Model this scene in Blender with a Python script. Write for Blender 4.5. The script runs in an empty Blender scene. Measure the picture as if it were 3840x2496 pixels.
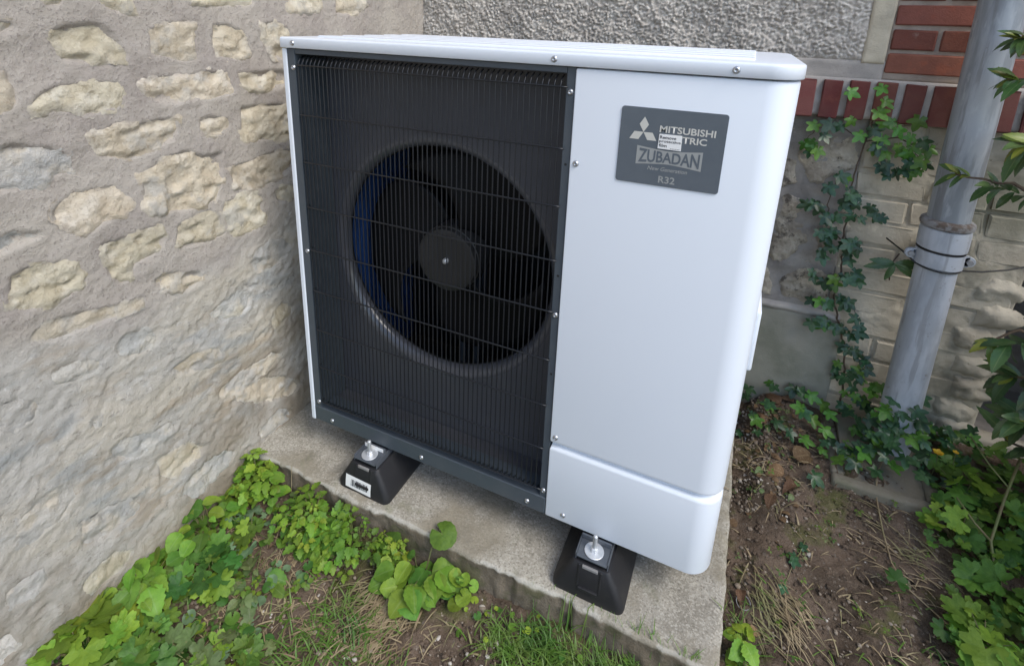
import bpy, bmesh, math, random
import numpy as np
from mathutils import Vector, Matrix, geometry

# ------------------------------------------------------------------ scene, camera, sky, sun
scene = bpy.context.scene
COL = scene.collection
R = math.radians

cam_d = bpy.data.cameras.new('camera')
cam = bpy.data.objects.new('camera', cam_d)
COL.objects.link(cam)
scene.camera = cam
cam_d.sensor_width = 36.0
cam_d.lens = 18.80
cam_d.shift_x = 0.0113
cam_d.shift_y = -0.1487
cam_d.clip_start = 0.02
cam_d.clip_end = 500
CAMR = [[0.906735, 0.420537, 0.031321], [-0.147348, 0.246359, 0.957912], [0.395121, -0.873187, 0.285347]]
cam.matrix_world = Matrix(((CAMR[0][0], CAMR[1][0], CAMR[2][0], 0.976),
                           (CAMR[0][1], CAMR[1][1], CAMR[2][1], -0.9257),
                           (CAMR[0][2], CAMR[1][2], CAMR[2][2], 1.1911),
                           (0, 0, 0, 1)))

SUN_EL, SUN_AZ = R(50), R(112)      # azimuth clockwise from +Y
world = bpy.data.worlds.new('World')
scene.world = world
world.use_nodes = True
wn = world.node_tree
wn.nodes.clear()
sky = wn.nodes.new('ShaderNodeTexSky')
sky.sky_type = 'NISHITA'
sky.sun_disc = False
sky.sun_elevation = SUN_EL
sky.sun_rotation = SUN_AZ
sky.air_density = 1.0
sky.dust_density = 1.0
sky.ozone_density = 1.0
bg = wn.nodes.new('ShaderNodeBackground')
bg.inputs['Strength'].default_value = 0.15
wo = wn.nodes.new('ShaderNodeOutputWorld')
wn.links.new(sky.outputs[0], bg.inputs[0])
wn.links.new(bg.outputs[0], wo.inputs[0])

sun_d = bpy.data.lights.new('sun', 'SUN')
sun_d.energy = 1.25
sun_d.angle = R(25)
sun_d.color = (1.0, 0.95, 0.87)
sun = bpy.data.objects.new('sun', sun_d)
COL.objects.link(sun)
sdir = Vector((math.sin(SUN_AZ) * math.cos(SUN_EL), math.cos(SUN_AZ) * math.cos(SUN_EL), math.sin(SUN_EL)))
sun.rotation_euler = sdir.to_track_quat('Z', 'Y').to_euler()
sun.location = (3, -3, 5)

scene.view_settings.view_transform = 'Standard'
scene.view_settings.look = 'None'
scene.view_settings.exposure = 0.93
scene.view_settings.gamma = 1.0
scene.render.engine = 'CYCLES'
scene.cycles.max_bounces = 5
scene.cycles.transparent_max_bounces = 12
try:
    scene.cycles.use_denoising = True
except Exception:
    pass

# ------------------------------------------------------------------ numeric noise
def _hash(ix, iy, iz, s):
    h = (ix * 374761393 + iy * 668265263 + iz * 2147483647 + s * 974711) & 0xFFFFFFFF
    h = ((h ^ (h >> 13)) * 1274126177) & 0xFFFFFFFF
    h = ((h ^ (h >> 16)) * 2246822519) & 0xFFFFFFFF
    return ((h ^ (h >> 15)) & 0xFFFFFF) / float(0xFFFFFF)

def vnoise(x, y, z=0.0, s=0):
    x, y, z = np.broadcast_arrays(np.asarray(x, float), np.asarray(y, float), np.asarray(z, float))
    ix, iy, iz = np.floor(x).astype(np.int64), np.floor(y).astype(np.int64), np.floor(z).astype(np.int64)
    fx, fy, fz = x - ix, y - iy, z - iz
    fx, fy, fz = (f * f * f * (f * (f * 6 - 15) + 10) for f in (fx, fy, fz))
    r = 0
    for a in (0, 1):
        for b in (0, 1):
            for c in (0, 1):
                w = (fx if a else 1 - fx) * (fy if b else 1 - fy) * (fz if c else 1 - fz)
                r = r + w * _hash(ix + a, iy + b, iz + c, s)
    return r * 2 - 1

def fbm(x, y, z=0.0, o=4, s=0, g=0.5):
    r, a, f = 0, 1.0, 1.0
    for i in range(o):
        r = r + a * vnoise(np.asarray(x) * f, np.asarray(y) * f, np.asarray(z) * f, s + i * 17)
        a *= g
        f *= 2.03
    return r

def worley(x, y, s=0):
    ix, iy = np.floor(x).astype(np.int64), np.floor(y).astype(np.int64)
    d = np.full(np.shape(x), 9.0)
    for a in (-1, 0, 1):
        for b in (-1, 0, 1):
            cx = ix + a + _hash(ix + a, iy + b, 0 * ix, s)
            cy = iy + b + _hash(ix + a, iy + b, 0 * ix + 7, s)
            d = np.minimum(d, np.hypot(x - cx, y - cy))
    return d

def sstep(a, b, x):
    t = np.clip((np.asarray(x, float) - a) / (b - a), 0, 1)
    return t * t * (3 - 2 * t)

def in_poly(px, py, poly):
    r = np.zeros(np.shape(px), bool)
    n = len(poly)
    for i in range(n):
        x0, y0 = poly[i]
        x1, y1 = poly[(i + 1) % n]
        if y0 == y1:
            continue
        c = ((y0 > py) != (y1 > py)) & (px < (x1 - x0) * (py - y0) / (y1 - y0) + x0)
        r ^= c
    return r

def poly_dist(px, py, poly):
    d = np.full(np.shape(px), 9.0)
    n = len(poly)
    for i in range(n):
        a = np.array(poly[i])
        b = np.array(poly[(i + 1) % n])
        e = b - a
        t = np.clip(((px - a[0]) * e[0] + (py - a[1]) * e[1]) / (e @ e + 1e-12), 0, 1)
        d = np.minimum(d, np.hypot(px - a[0] - t * e[0], py - a[1] - t * e[1]))
    return d

# ------------------------------------------------------------------ materials
MATS = {}

def mat(name, base, layers=(), rough=0.7, bump=(), metallic=0.0, spec=0.5, coord='pos', rand=0.0, vein=None,
        transl=0.0, rough_var=0.0, coat=0.0, hue=0.0):
    """base colour; layers = (kind, scale, lo, hi, colour[, stretch]); bump = (kind, scale, strength, distance[, stretch])"""
    m = bpy.data.materials.new(name)
    m.use_nodes = True
    nt = m.node_tree
    N, L = nt.nodes, nt.links
    N.clear()
    out = N.new('ShaderNodeOutputMaterial')
    bs = N.new('ShaderNodeBsdfPrincipled')
    bs.inputs['Roughness'].default_value = rough
    bs.inputs['Metallic'].default_value = metallic
    bs.inputs['Specular IOR Level'].default_value = spec
    bs.inputs['Coat Weight'].default_value = coat
    bs.inputs['Coat Roughness'].default_value = 0.15
    if coord == 'pos':
        co = N.new('ShaderNodeNewGeometry').outputs['Position']
    else:
        co = N.new('ShaderNodeTexCoord').outputs['Object']
        oi = N.new('ShaderNodeObjectInfo')
        ad = N.new('ShaderNodeVectorMath')
        ad.operation = 'ADD'
        ml = N.new('ShaderNodeVectorMath')
        ml.operation = 'SCALE'
        ml.inputs[0].default_value = (13.1, 7.7, 5.3)
        L.new(oi.outputs['Random'], ml.inputs['Scale'])
        L.new(co, ad.inputs[0])
        L.new(ml.outputs[0], ad.inputs[1])
        co = ad.outputs[0]

    def tex(kind, scale, stretch=None):
        v = co
        if stretch:
            mp = N.new('ShaderNodeMapping')
            mp.inputs['Scale'].default_value = stretch
            L.new(v, mp.inputs['Vector'])
            v = mp.outputs[0]
        if kind == 'noise' or kind == 'rough':
            t = N.new('ShaderNodeTexNoise')
            t.inputs['Scale'].default_value = scale
            t.inputs['Detail'].default_value = 4 if kind == 'noise' else 7
            t.inputs['Roughness'].default_value = 0.6 if kind == 'noise' else 0.75
            L.new(v, t.inputs['Vector'])
            return t.outputs['Fac']
        if kind == 'vor' or kind == 'cells':
            t = N.new('ShaderNodeTexVoronoi')
            t.inputs['Scale'].default_value = scale
            L.new(v, t.inputs['Vector'])
            if kind == 'vor':
                return t.outputs['Distance']
            sp = N.new('ShaderNodeSeparateColor')
            L.new(t.outputs['Color'], sp.inputs[0])
            return sp.outputs[0]
        if kind == 'crack':
            nz = N.new('ShaderNodeTexNoise')
            nz.inputs['Scale'].default_value = scale * 1.5
            nz.inputs['Detail'].default_value = 5
            L.new(v, nz.inputs['Vector'])
            mx = N.new('ShaderNodeMix')
            mx.data_type = 'VECTOR'
            mx.inputs['Factor'].default_value = 0.12
            L.new(v, mx.inputs[4])
            L.new(nz.outputs['Color'], mx.inputs[5])
            t = N.new('ShaderNodeTexVoronoi')
            t.feature = 'DISTANCE_TO_EDGE'
            t.inputs['Scale'].default_value = scale
            L.new(mx.outputs[1], t.inputs['Vector'])
            return t.outputs['Distance']

    colour = None
    rgb = N.new('ShaderNodeRGB')
    rgb.outputs[0].default_value = (*base, 1)
    colour = rgb.outputs[0]
    for ly in layers:
        kind, scale, lo, hi, c = ly[:5]
        st = ly[5] if len(ly) > 5 else None
        if kind == 'attr':
            a = N.new('ShaderNodeAttribute')
            a.attribute_name = scale
            f = a.outputs['Fac']
        else:
            f = tex(kind, scale, st)
        mr = N.new('ShaderNodeMapRange')
        mr.interpolation_type = 'SMOOTHSTEP'
        mr.inputs['From Min'].default_value = lo
        mr.inputs['From Max'].default_value = hi
        L.new(f, mr.inputs['Value'])
        fac = mr.outputs[0]
        if len(ly) > 6:
            mu = N.new('ShaderNodeMath')
            mu.operation = 'MULTIPLY'
            mu.inputs[1].default_value = ly[6]
            L.new(fac, mu.inputs[0])
            fac = mu.outputs[0]
        if len(ly) > 7:            # limited by a vertex attribute
            a = N.new('ShaderNodeAttribute')
            a.attribute_name = ly[7]
            mu = N.new('ShaderNodeMath')
            mu.operation = 'MULTIPLY'
            L.new(fac, mu.inputs[0])
            L.new(a.outputs['Fac'], mu.inputs[1])
            fac = mu.outputs[0]
        mx = N.new('ShaderNodeMix')
        mx.data_type = 'RGBA'
        L.new(fac, mx.inputs['Factor'])
        L.new(colour, mx.inputs[6])
        mx.inputs[7].default_value = (*c, 1)
        colour = mx.outputs[2]
    if vein:
        a = N.new('ShaderNodeAttribute')
        a.attribute_name = 'vein'
        mr = N.new('ShaderNodeMapRange')
        mr.inputs['From Min'].default_value = 0.88
        mr.inputs['From Max'].default_value = 1.0
        mr.inputs['To Max'].default_value = 0.55
        L.new(a.outputs['Fac'], mr.inputs['Value'])
        mx = N.new('ShaderNodeMix')
        mx.data_type = 'RGBA'
        L.new(mr.outputs[0], mx.inputs['Factor'])
        L.new(colour, mx.inputs[6])
        mx.inputs[7].default_value = (*vein, 1)
        colour = mx.outputs[2]
    if rand or hue:
        oi = N.new('ShaderNodeObjectInfo')
        hs = N.new('ShaderNodeHueSaturation')
        m1 = N.new('ShaderNodeMapRange')
        m1.inputs['To Min'].default_value = 1 - rand
        m1.inputs['To Max'].default_value = 1 + rand
        L.new(oi.outputs['Random'], m1.inputs['Value'])
        L.new(m1.outputs[0], hs.inputs['Value'])
        if hue:
            fr = N.new('ShaderNodeMath')
            fr.operation = 'MULTIPLY'
            fr.inputs[1].default_value = 7.31
            L.new(oi.outputs['Random'], fr.inputs[0])
            f2 = N.new('ShaderNodeMath')
            f2.operation = 'FRACT'
            L.new(fr.outputs[0], f2.inputs[0])
            m2 = N.new('ShaderNodeMapRange')
            m2.inputs['To Min'].default_value = 0.5 - hue
            m2.inputs['To Max'].default_value = 0.5 + hue
            L.new(f2.outputs[0], m2.inputs['Value'])
            L.new(m2.outputs[0], hs.inputs['Hue'])
        L.new(colour, hs.inputs['Color'])
        colour = hs.outputs[0]
    L.new(colour, bs.inputs['Base Color'])
    if rough_var:
        t = tex('noise', 9.0)
        mr = N.new('ShaderNodeMapRange')
        mr.inputs['From Min'].default_value = 0.3
        mr.inputs['From Max'].default_value = 0.7
        mr.inputs['To Min'].default_value = max(0.05, rough - rough_var)
        mr.inputs['To Max'].default_value = min(1, rough + rough_var)
        L.new(t, mr.inputs['Value'])
        L.new(mr.outputs[0], bs.inputs['Roughness'])
    nrm = None
    for b in bump:
        kind, scale, strength, dist = b[:4]
        st = b[4] if len(b) > 4 else None
        t = tex(kind, scale, st)
        if kind == 'crack':
            mr = N.new('ShaderNodeMapRange')
            mr.inputs['From Max'].default_value = 0.06
            L.new(t, mr.inputs['Value'])
            t = mr.outputs[0]
        bn = N.new('ShaderNodeBump')
        bn.inputs['Strength'].default_value = strength
        bn.inputs['Distance'].default_value = dist
        L.new(t, bn.inputs['Height'])
        if nrm:
            L.new(nrm, bn.inputs['Normal'])
        nrm = bn.outputs[0]
    if nrm:
        L.new(nrm, bs.inputs['Normal'])
    if transl:
        tr = N.new('ShaderNodeBsdfTranslucent')
        g = N.new('ShaderNodeGamma')
        g.inputs['Gamma'].default_value = 0.85
        L.new(colour, g.inputs['Color'])
        L.new(g.outputs[0], tr.inputs['Color'])
        ms = N.new('ShaderNodeMixShader')
        ms.inputs[0].default_value = transl
        L.new(bs.outputs[0], ms.inputs[1])
        L.new(tr.outputs[0], ms.inputs[2])
        L.new(ms.outputs[0], out.inputs['Surface'])
    else:
        L.new(bs.outputs[0], out.inputs['Surface'])
    MATS[name] = m
    return m

mat('white_paint', (0.745, 0.79, 0.845), [('noise', 2.0, 0.3, 0.8, (0.73, 0.778, 0.835))], rough=0.36, rough_var=0.04, coat=0.08)
mat('dark_frame_paint', (0.060, 0.075, 0.090), [('noise', 14, 0.4, 0.8, (0.075, 0.088, 0.10))], rough=0.42,
    bump=[('noise', 900, 0.05, 0.0003)], rough_var=0.06)
mat('black_wire', (0.010, 0.012, 0.016), rough=0.36)
mat('shroud_plastic', (0.062, 0.065, 0.076), [('noise', 6, 0.35, 0.7, (0.074, 0.076, 0.086))], rough=0.5)
mat('ring_plastic', (0.075, 0.079, 0.092), rough=0.22, coat=0.4)
mat('fan_plastic', (0.020, 0.021, 0.022), [('noise', 10, 0.4, 0.7, (0.025, 0.026, 0.028))], rough=0.42)
mat('blade_plastic', (0.0040, 0.0044, 0.0052), rough=0.55, spec=0.18)
mat('inner_black', (0.006, 0.007, 0.008), rough=0.6)
mat('blue_fin', (0.02, 0.06, 0.19), [('noise', 20, 0.4, 0.7, (0.015, 0.045, 0.14))], rough=0.35)
mat('steel', (0.66, 0.68, 0.70), [('noise', 60, 0.45, 0.75, (0.52, 0.54, 0.56))], rough=0.42, metallic=0.55)
mat('screw_steel', (0.50, 0.51, 0.53), rough=0.32, metallic=0.9)
mat('name_plate', (0.105, 0.125, 0.145), [('noise', 25, 0.4, 0.7, (0.115, 0.135, 0.155))], rough=0.33)
mat('plate_print', (0.58, 0.57, 0.52), rough=0.4)
mat('plate_print_dim', (0.33, 0.34, 0.33), rough=0.4)
mat('sticker_white', (0.82, 0.82, 0.80), rough=0.5)
mat('print_black', (0.02, 0.02, 0.022), rough=0.6)
mat('rubber', (0.013, 0.013, 0.015), [('noise', 26, 0.5, 0.8, (0.030, 0.028, 0.027), None, 0.6), ('rough', 18, 0.56, 0.70, (0.075, 0.070, 0.062), None, 0.55)], rough=0.55,
    bump=[('noise', 300, 0.12, 0.001)], rough_var=0.12)
mat('bracket_grey', (0.075, 0.085, 0.10), [('noise', 30, 0.45, 0.75, (0.10, 0.11, 0.12))], rough=0.38)

mat('concrete', (0.38, 0.355, 0.30), [
    ('noise', 5.5, 0.42, 0.62, (0.27, 0.25, 0.205), None, 0.8),
    ('noise', 2.3, 0.50, 0.72, (0.45, 0.42, 0.35), None, 0.7),
    ('cells', 260, 0.62, 0.80, (0.52, 0.49, 0.42), None, 0.6),
    ('cells', 300, 0.20, 0.06, (0.19, 0.172, 0.138), None, 0.6),
    ('rough', 120, 0.55, 0.63, (0.17, 0.155, 0.122), None, 0.6),
    ('rough', 100, 0.60, 0.70, (0.60, 0.57, 0.50), None, 0.55),
    ('noise', 3.1, 0.50, 0.62, (0.255, 0.225, 0.165), None, 0.7),
    ('noise', 13, 0.57, 0.68, (0.20, 0.185, 0.15), None, 0.55),
    ('noise', 9, 0.58, 0.72, (0.20, 0.205, 0.125), None, 0.5),
    ('attr', 'edge', 0.55, 1.0, (0.52, 0.50, 0.44), None, 0.45),
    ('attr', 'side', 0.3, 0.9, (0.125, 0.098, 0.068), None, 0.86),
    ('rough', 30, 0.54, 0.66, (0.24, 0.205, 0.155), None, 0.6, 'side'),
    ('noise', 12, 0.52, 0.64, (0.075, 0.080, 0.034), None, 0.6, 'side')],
    rough=0.92, bump=[('rough', 160, 0.6, 0.004), ('noise', 40, 0.4, 0.004)], spec=0.2)
mat('soil', (0.180, 0.132, 0.096), [
    ('noise', 6, 0.42, 0.62, (0.105, 0.078, 0.056)),
    ('noise', 30, 0.5, 0.7, (0.20, 0.150, 0.108), None, 0.8),
    ('rough', 90, 0.58, 0.68, (0.30, 0.24, 0.185), None, 0.7),
    ('rough', 70, 0.56, 0.66, (0.060, 0.045, 0.033), None, 0.7, ),
    ('noise', 8.5, 0.56, 0.66, (0.125, 0.130, 0.045), None, 0.7),
    ('cells', 210, 0.97, 0.985, (0.22, 0.185, 0.15), None, 0.7)],
    rough=0.95, bump=[('rough', 90, 0.9, 0.012), ('noise', 30, 0.6, 0.015)], spec=0.15)
mat('moss', (0.085, 0.115, 0.022), [('noise', 40, 0.4, 0.65, (0.13, 0.14, 0.04)), ('rough', 120, 0.55, 0.7, (0.17, 0.14, 0.07))],
    rough=0.95, bump=[('rough', 220, 1.0, 0.008)], spec=0.1)
mat('pebble', (0.27, 0.225, 0.175), [('noise', 25, 0.4, 0.65, (0.16, 0.125, 0.095)), ('cells', 30, 0.90, 0.95, (0.48, 0.44, 0.38))], rough=0.9, spec=0.2)

mat('wall_mortar', (0.465, 0.420, 0.365), [
    ('noise', 7, 0.40, 0.66, (0.400, 0.355, 0.315)),
    ('noise', 2.4, 0.50, 0.70, (0.50, 0.455, 0.39), None, 0.8),
    ('rough', 150, 0.53, 0.64, (0.20, 0.178, 0.162), None, 0.6),
    ('rough', 120, 0.59, 0.70, (0.58, 0.545, 0.49), None, 0.6),
    # the limewashed, weathered base of the wall
    ('noise', 1.0, -1.0, 0.0, (0.47, 0.45, 0.405), None, 0.92, 'smear'),
    ('noise', 4.5, 0.46, 0.62, (0.53, 0.48, 0.39), (1, 0.6, 1.3), 0.75, 'smear'),
    ('noise', 6.5, 0.52, 0.64, (0.35, 0.365, 0.36), (1, 0.6, 1.5), 0.7, 'smear'),
    ('rough', 9, 0.55, 0.68, (0.60, 0.595, 0.57), (1, 0.6, 1.6), 0.7, 'smear'),
    ('rough', 60, 0.55, 0.66, (0.20, 0.185, 0.16), (1, 0.7, 1.4), 0.6, 'smear'),
    ('rough', 85, 0.58, 0.68, (0.66, 0.65, 0.62), None, 0.5, 'smear'),
    ('noise', 9, 0.55, 0.70, (0.36, 0.285, 0.195), (1, 0.5, 1.5), 0.55, 'smear'),
    ('noise', 5, 0.25, 0.60, (0.25, 0.205, 0.145), None, 0.85, 'damp'),
    ('rough', 240, 0.56, 0.68, (0.14, 0.13, 0.12), None, 0.35, 'smear')],
    rough=0.95, bump=[('rough', 150, 0.9, 0.005), ('rough', 60, 0.25, 0.004)], spec=0.15)
mat('wall_stone', (0.63, 0.56, 0.43), [
    ('noise', 22, 0.42, 0.60, (0.56, 0.485, 0.355)),
    ('noise', 14, 0.50, 0.66, (0.70, 0.645, 0.535), None, 0.85),
    ('noise', 9, 0.54, 0.66, (0.49, 0.465, 0.41), None, 0.85),
    ('rough', 45, 0.55, 0.66, (0.34, 0.275, 0.185), None, 0.6),
    ('rough', 60, 0.60, 0.70, (0.76, 0.71, 0.60), None, 0.6),
    ('rough', 130, 0.58, 0.68, (0.27, 0.22, 0.15), None, 0.4),
    ('noise', 35, 0.36, 0.56, (0.465, 0.420, 0.365), None, 0.95, 'rim')],
    rough=0.92, bump=[('rough', 34, 0.75, 0.012), ('rough', 110, 0.7, 0.005)], spec=0.15, rand=0.10, hue=0.008)
mat('wall_stone_grey', (0.52, 0.495, 0.44), [
    ('noise', 11, 0.42, 0.60, (0.40, 0.395, 0.37)),
    ('noise', 13, 0.50, 0.66, (0.58, 0.52, 0.41), None, 0.85),
    ('rough', 30, 0.56, 0.68, (0.66, 0.65, 0.62), None, 0.7),
    ('rough', 50, 0.57, 0.68, (0.27, 0.245, 0.205), None, 0.6),
    ('noise', 30, 0.34, 0.56, (0.47, 0.45, 0.405), None, 0.95, 'rim')],
    rough=0.93, bump=[('rough', 55, 0.8, 0.010), ('noise', 190, 0.5, 0.003)], spec=0.15, rand=0.10, hue=0.008)
mat('wall_stone_pale', (0.56, 0.50, 0.39), [
    ('noise', 14, 0.42, 0.60, (0.48, 0.415, 0.305)),
    ('noise', 11, 0.52, 0.66, (0.42, 0.41, 0.385), None, 0.8),
    ('rough', 30, 0.56, 0.68, (0.68, 0.65, 0.58), None, 0.7),
    ('rough', 50, 0.57, 0.68, (0.30, 0.25, 0.18), None, 0.6),
    ('noise', 30, 0.34, 0.56, (0.47, 0.45, 0.405), None, 0.95, 'rim')],
    rough=0.93, bump=[('rough', 40, 0.8, 0.010), ('rough', 110, 0.6, 0.004)], spec=0.15, rand=0.10, hue=0.008)
mat('pebbledash', (0.53, 0.48, 0.42), [
    ('noise', 5, 0.42, 0.64, (0.41, 0.37, 0.325)),
    ('noise', 2.2, 0.5, 0.66, (0.34, 0.31, 0.275), None, 0.6),
    ('cells', 120, 0.55, 0.8, (0.70, 0.655, 0.585), None, 0.7),
    ('cells', 135, 0.3, 0.1, (0.34, 0.305, 0.265), None, 0.7),
    ('rough', 120, 0.50, 0.66, (0.62, 0.575, 0.51), None, 0.6),
    ('rough', 170, 0.60, 0.72, (0.24, 0.215, 0.19), None, 0.5)],
    rough=0.95, bump=[('rough', 150, 0.6, 0.004)], spec=0.15)
mat('cement_band', (0.44, 0.40, 0.355), [('noise', 8, 0.4, 0.66, (0.35, 0.32, 0.29)), ('rough', 200, 0.55, 0.7, (0.20, 0.18, 0.165), None, 0.5)],
    rough=0.95, bump=[('rough', 180, 0.5, 0.003)], spec=0.15)
mat('cream_render', (0.60, 0.53, 0.40), [('noise', 9, 0.42, 0.66, (0.50, 0.44, 0.34)), ('rough', 150, 0.58, 0.7, (0.33, 0.28, 0.21), None, 0.5)],
    rough=0.93, bump=[('rough', 120, 0.6, 0.004)], spec=0.15)
mat('red_brick', (0.235, 0.092, 0.065), [
    ('noise', 9, 0.40, 0.66, (0.185, 0.068, 0.050)),
    ('noise', 4, 0.50, 0.68, (0.17, 0.075, 0.058), None, 0.7),
    ('noise', 22, 0.56, 0.72, (0.27, 0.082, 0.052), None, 0.7),
    ('rough', 90, 0.60, 0.72, (0.10, 0.035, 0.028), None, 0.5),
    ('noise', 13, 0.66, 0.74, (0.42, 0.31, 0.25), None, 0.7)],
    rough=0.88, bump=[('rough', 120, 0.5, 0.003), ('noise', 30, 0.3, 0.004)], spec=0.2, rand=0.24, hue=0.008)
mat('dull_brick', (0.170, 0.072, 0.058), [
    ('noise', 9, 0.40, 0.66, (0.155, 0.052, 0.044)),
    ('noise', 26, 0.55, 0.70, (0.20, 0.075, 0.055), None, 0.7),
    ('rough', 70, 0.60, 0.72, (0.07, 0.045, 0.04), None, 0.6)],
    rough=0.9, bump=[('rough', 110, 0.45, 0.003)], spec=0.2, rand=0.26, hue=0.008)
mat('brick_mortar', (0.42, 0.345, 0.285), [('noise', 14, 0.4, 0.66, (0.34, 0.28, 0.235)), ('rough', 160, 0.58, 0.7, (0.25, 0.2, 0.17), None, 0.5)],
    rough=0.95, bump=[('rough', 150, 0.6, 0.003)], spec=0.15)
mat('rubble_stone', (0.54, 0.47, 0.37), [
    ('noise', 16, 0.42, 0.58, (0.39, 0.335, 0.265)),
    ('noise', 21, 0.50, 0.64, (0.64, 0.565, 0.445), None, 0.85),
    ('rough', 26, 0.54, 0.63, (0.085, 0.072, 0.062), None, 0.75)],
    rough=0.95, bump=[('rough', 45, 1.0, 0.014), ('noise', 160, 0.5, 0.004)], spec=0.12, rand=0.12)
mat('rubble_mortar', (0.34, 0.31, 0.275), [('noise', 12, 0.42, 0.66, (0.26, 0.235, 0.21)), ('rough', 170, 0.56, 0.7, (0.10, 0.09, 0.08), None, 0.5)],
    rough=0.95, bump=[('rough', 120, 0.6, 0.004)], spec=0.12)
mat('cream_brick', (0.53, 0.475, 0.375), [
    ('noise', 8, 0.42, 0.64, (0.43, 0.38, 0.295)),
    ('noise', 20, 0.55, 0.72, (0.57, 0.51, 0.40), None, 0.7),
    ('rough', 60, 0.60, 0.70, (0.14, 0.12, 0.09), None, 0.7),
    ('noise', 6, 0.52, 0.66, (0.23, 0.21, 0.16), None, 0.75),
    ('noise', 3.2, 0.54, 0.66, (0.17, 0.17, 0.12), None, 0.6)],
    rough=0.93, bump=[('rough', 90, 0.6, 0.004), ('noise', 25, 0.4, 0.006)], spec=0.15, rand=0.08)
mat('plinth_concrete', (0.29, 0.28, 0.225), [
    ('noise', 7, 0.42, 0.64, (0.225, 0.222, 0.17)),
    ('noise', 4, 0.52, 0.70, (0.34, 0.315, 0.26), None, 0.8),
    ('rough', 200, 0.60, 0.70, (0.36, 0.34, 0.29), None, 0.55)],
    rough=0.95, bump=[('rough', 170, 0.5, 0.003)], spec=0.15)
mat('zinc', (0.33, 0.355, 0.38), [
    ('noise', 9, 0.42, 0.60, (0.23, 0.25, 0.27), (3, 3, 0.5)),
    ('noise', 16, 0.54, 0.64, (0.19, 0.195, 0.20), (2.5, 2.5, 0.25), 0.7),
    ('noise', 30, 0.55, 0.72, (0.42, 0.445, 0.47), (2, 2, 0.5), 0.6),
    ('rough', 55, 0.63, 0.71, (0.16, 0.15, 0.14), None, 0.7)],
    rough=0.5, bump=[('noise', 120, 0.15, 0.002)], metallic=0.25, spec=0.4, rough_var=0.12)
mat('painted_iron', (0.42, 0.44, 0.47), [
    ('noise', 10, 0.42, 0.60, (0.32, 0.34, 0.365), (2, 2, 0.6)),
    ('noise', 14, 0.55, 0.64, (0.25, 0.255, 0.26), (2.5, 2.5, 0.22), 0.7),
    ('noise', 6, 0.58, 0.68, (0.50, 0.52, 0.545), (2, 2, 0.5), 0.6),
    ('rough', 38, 0.60, 0.68, (0.20, 0.17, 0.145), None, 0.75),
    ('noise', 5, 0.60, 0.72, (0.28, 0.29, 0.30), (2, 2, 0.4), 0.6)],
    rough=0.48, bump=[('noise', 90, 0.18, 0.002)], spec=0.4, rough_var=0.12)
mat('rusty_iron', (0.24, 0.235, 0.23), [('noise', 22, 0.48, 0.62, (0.105, 0.075, 0.055)), ('noise', 60, 0.5, 0.7, (0.30, 0.30, 0.30), None, 0.5)],
    rough=0.65, bump=[('rough', 120, 0.4, 0.002)])
mat('cable', (0.012, 0.012, 0.012), rough=0.5)
mat('gully_stone', (0.20, 0.18, 0.14), [('noise', 12, 0.42, 0.64, (0.17, 0.155, 0.115)), ('noise', 7, 0.55, 0.7, (0.11, 0.13, 0.06), None, 0.5), ('rough', 160, 0.6, 0.7, (0.36, 0.33, 0.28), None, 0.5)],
    rough=0.95, bump=[('rough', 120, 0.5, 0.004)], spec=0.15)

LV = dict(rough=0.5, coord='obj', spec=0.35, bump=[('noise', 5, 0.5, 0.004)])
mat('leaf_bright', (0.190, 0.320, 0.036), [('noise', 3, 0.4, 0.65, (0.145, 0.265, 0.030))], vein=(0.24, 0.36, 0.10), transl=0.30, rand=0.30, hue=0.022, **LV)
mat('leaf_mid', (0.125, 0.240, 0.034), [('noise', 3, 0.4, 0.65, (0.092, 0.190, 0.028))], vein=(0.18, 0.29, 0.09), transl=0.28, rand=0.34, hue=0.022, **LV)
mat('leaf_deep', (0.062, 0.160, 0.028), [('noise', 3, 0.4, 0.65, (0.045, 0.122, 0.022))], vein=(0.09, 0.20, 0.06), transl=0.25, rand=0.32, hue=0.018, **LV)
mat('leaf_lime', (0.260, 0.360, 0.038), [('noise', 3, 0.4, 0.65, (0.18, 0.28, 0.03))], vein=(0.30, 0.40, 0.10), transl=0.32, rand=0.25, hue=0.02, **LV)
mat('leaf_blue', (0.160, 0.250, 0.130), [('noise', 3, 0.4, 0.65, (0.12, 0.20, 0.10))], vein=(0.22, 0.32, 0.22), transl=0.22, rand=0.25, hue=0.02, **LV)
mat('leaf_wilted', (0.155, 0.215, 0.075), [('noise', 3, 0.4, 0.65, (0.115, 0.16, 0.055)), ('noise', 5, 0.6, 0.75, (0.22, 0.18, 0.09))], vein=(0.24, 0.26, 0.16), transl=0.2, rand=0.3, hue=0.02, **LV)
mat('ivy_leaf', (0.038, 0.098, 0.036), [('noise', 3, 0.4, 0.65, (0.020, 0.058, 0.024))], vein=(0.12, 0.18, 0.10), transl=0.12, rand=0.40, hue=0.02, rough=0.34, coord='obj', spec=0.5)
mat('ivy_young', (0.115, 0.245, 0.036), [('noise', 3, 0.4, 0.65, (0.080, 0.185, 0.028))], vein=(0.20, 0.30, 0.10), transl=0.25, rand=0.32, hue=0.02, rough=0.38, coord='obj', spec=0.45)
mat('laurel_leaf', (0.056, 0.108, 0.032), [('noise', 3, 0.4, 0.65, (0.038, 0.080, 0.026))], vein=(0.16, 0.20, 0.08), transl=0.14, rand=0.35, hue=0.02, rough=0.34, coord='obj', spec=0.5)
mat('laurel_young', (0.150, 0.210, 0.032), [('noise', 26, 0.45, 0.7, (0.21, 0.21, 0.03))], vein=(0.26, 0.28, 0.09), transl=0.25, rand=0.25, hue=0.03, rough=0.4, coord='obj', spec=0.45)
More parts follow.
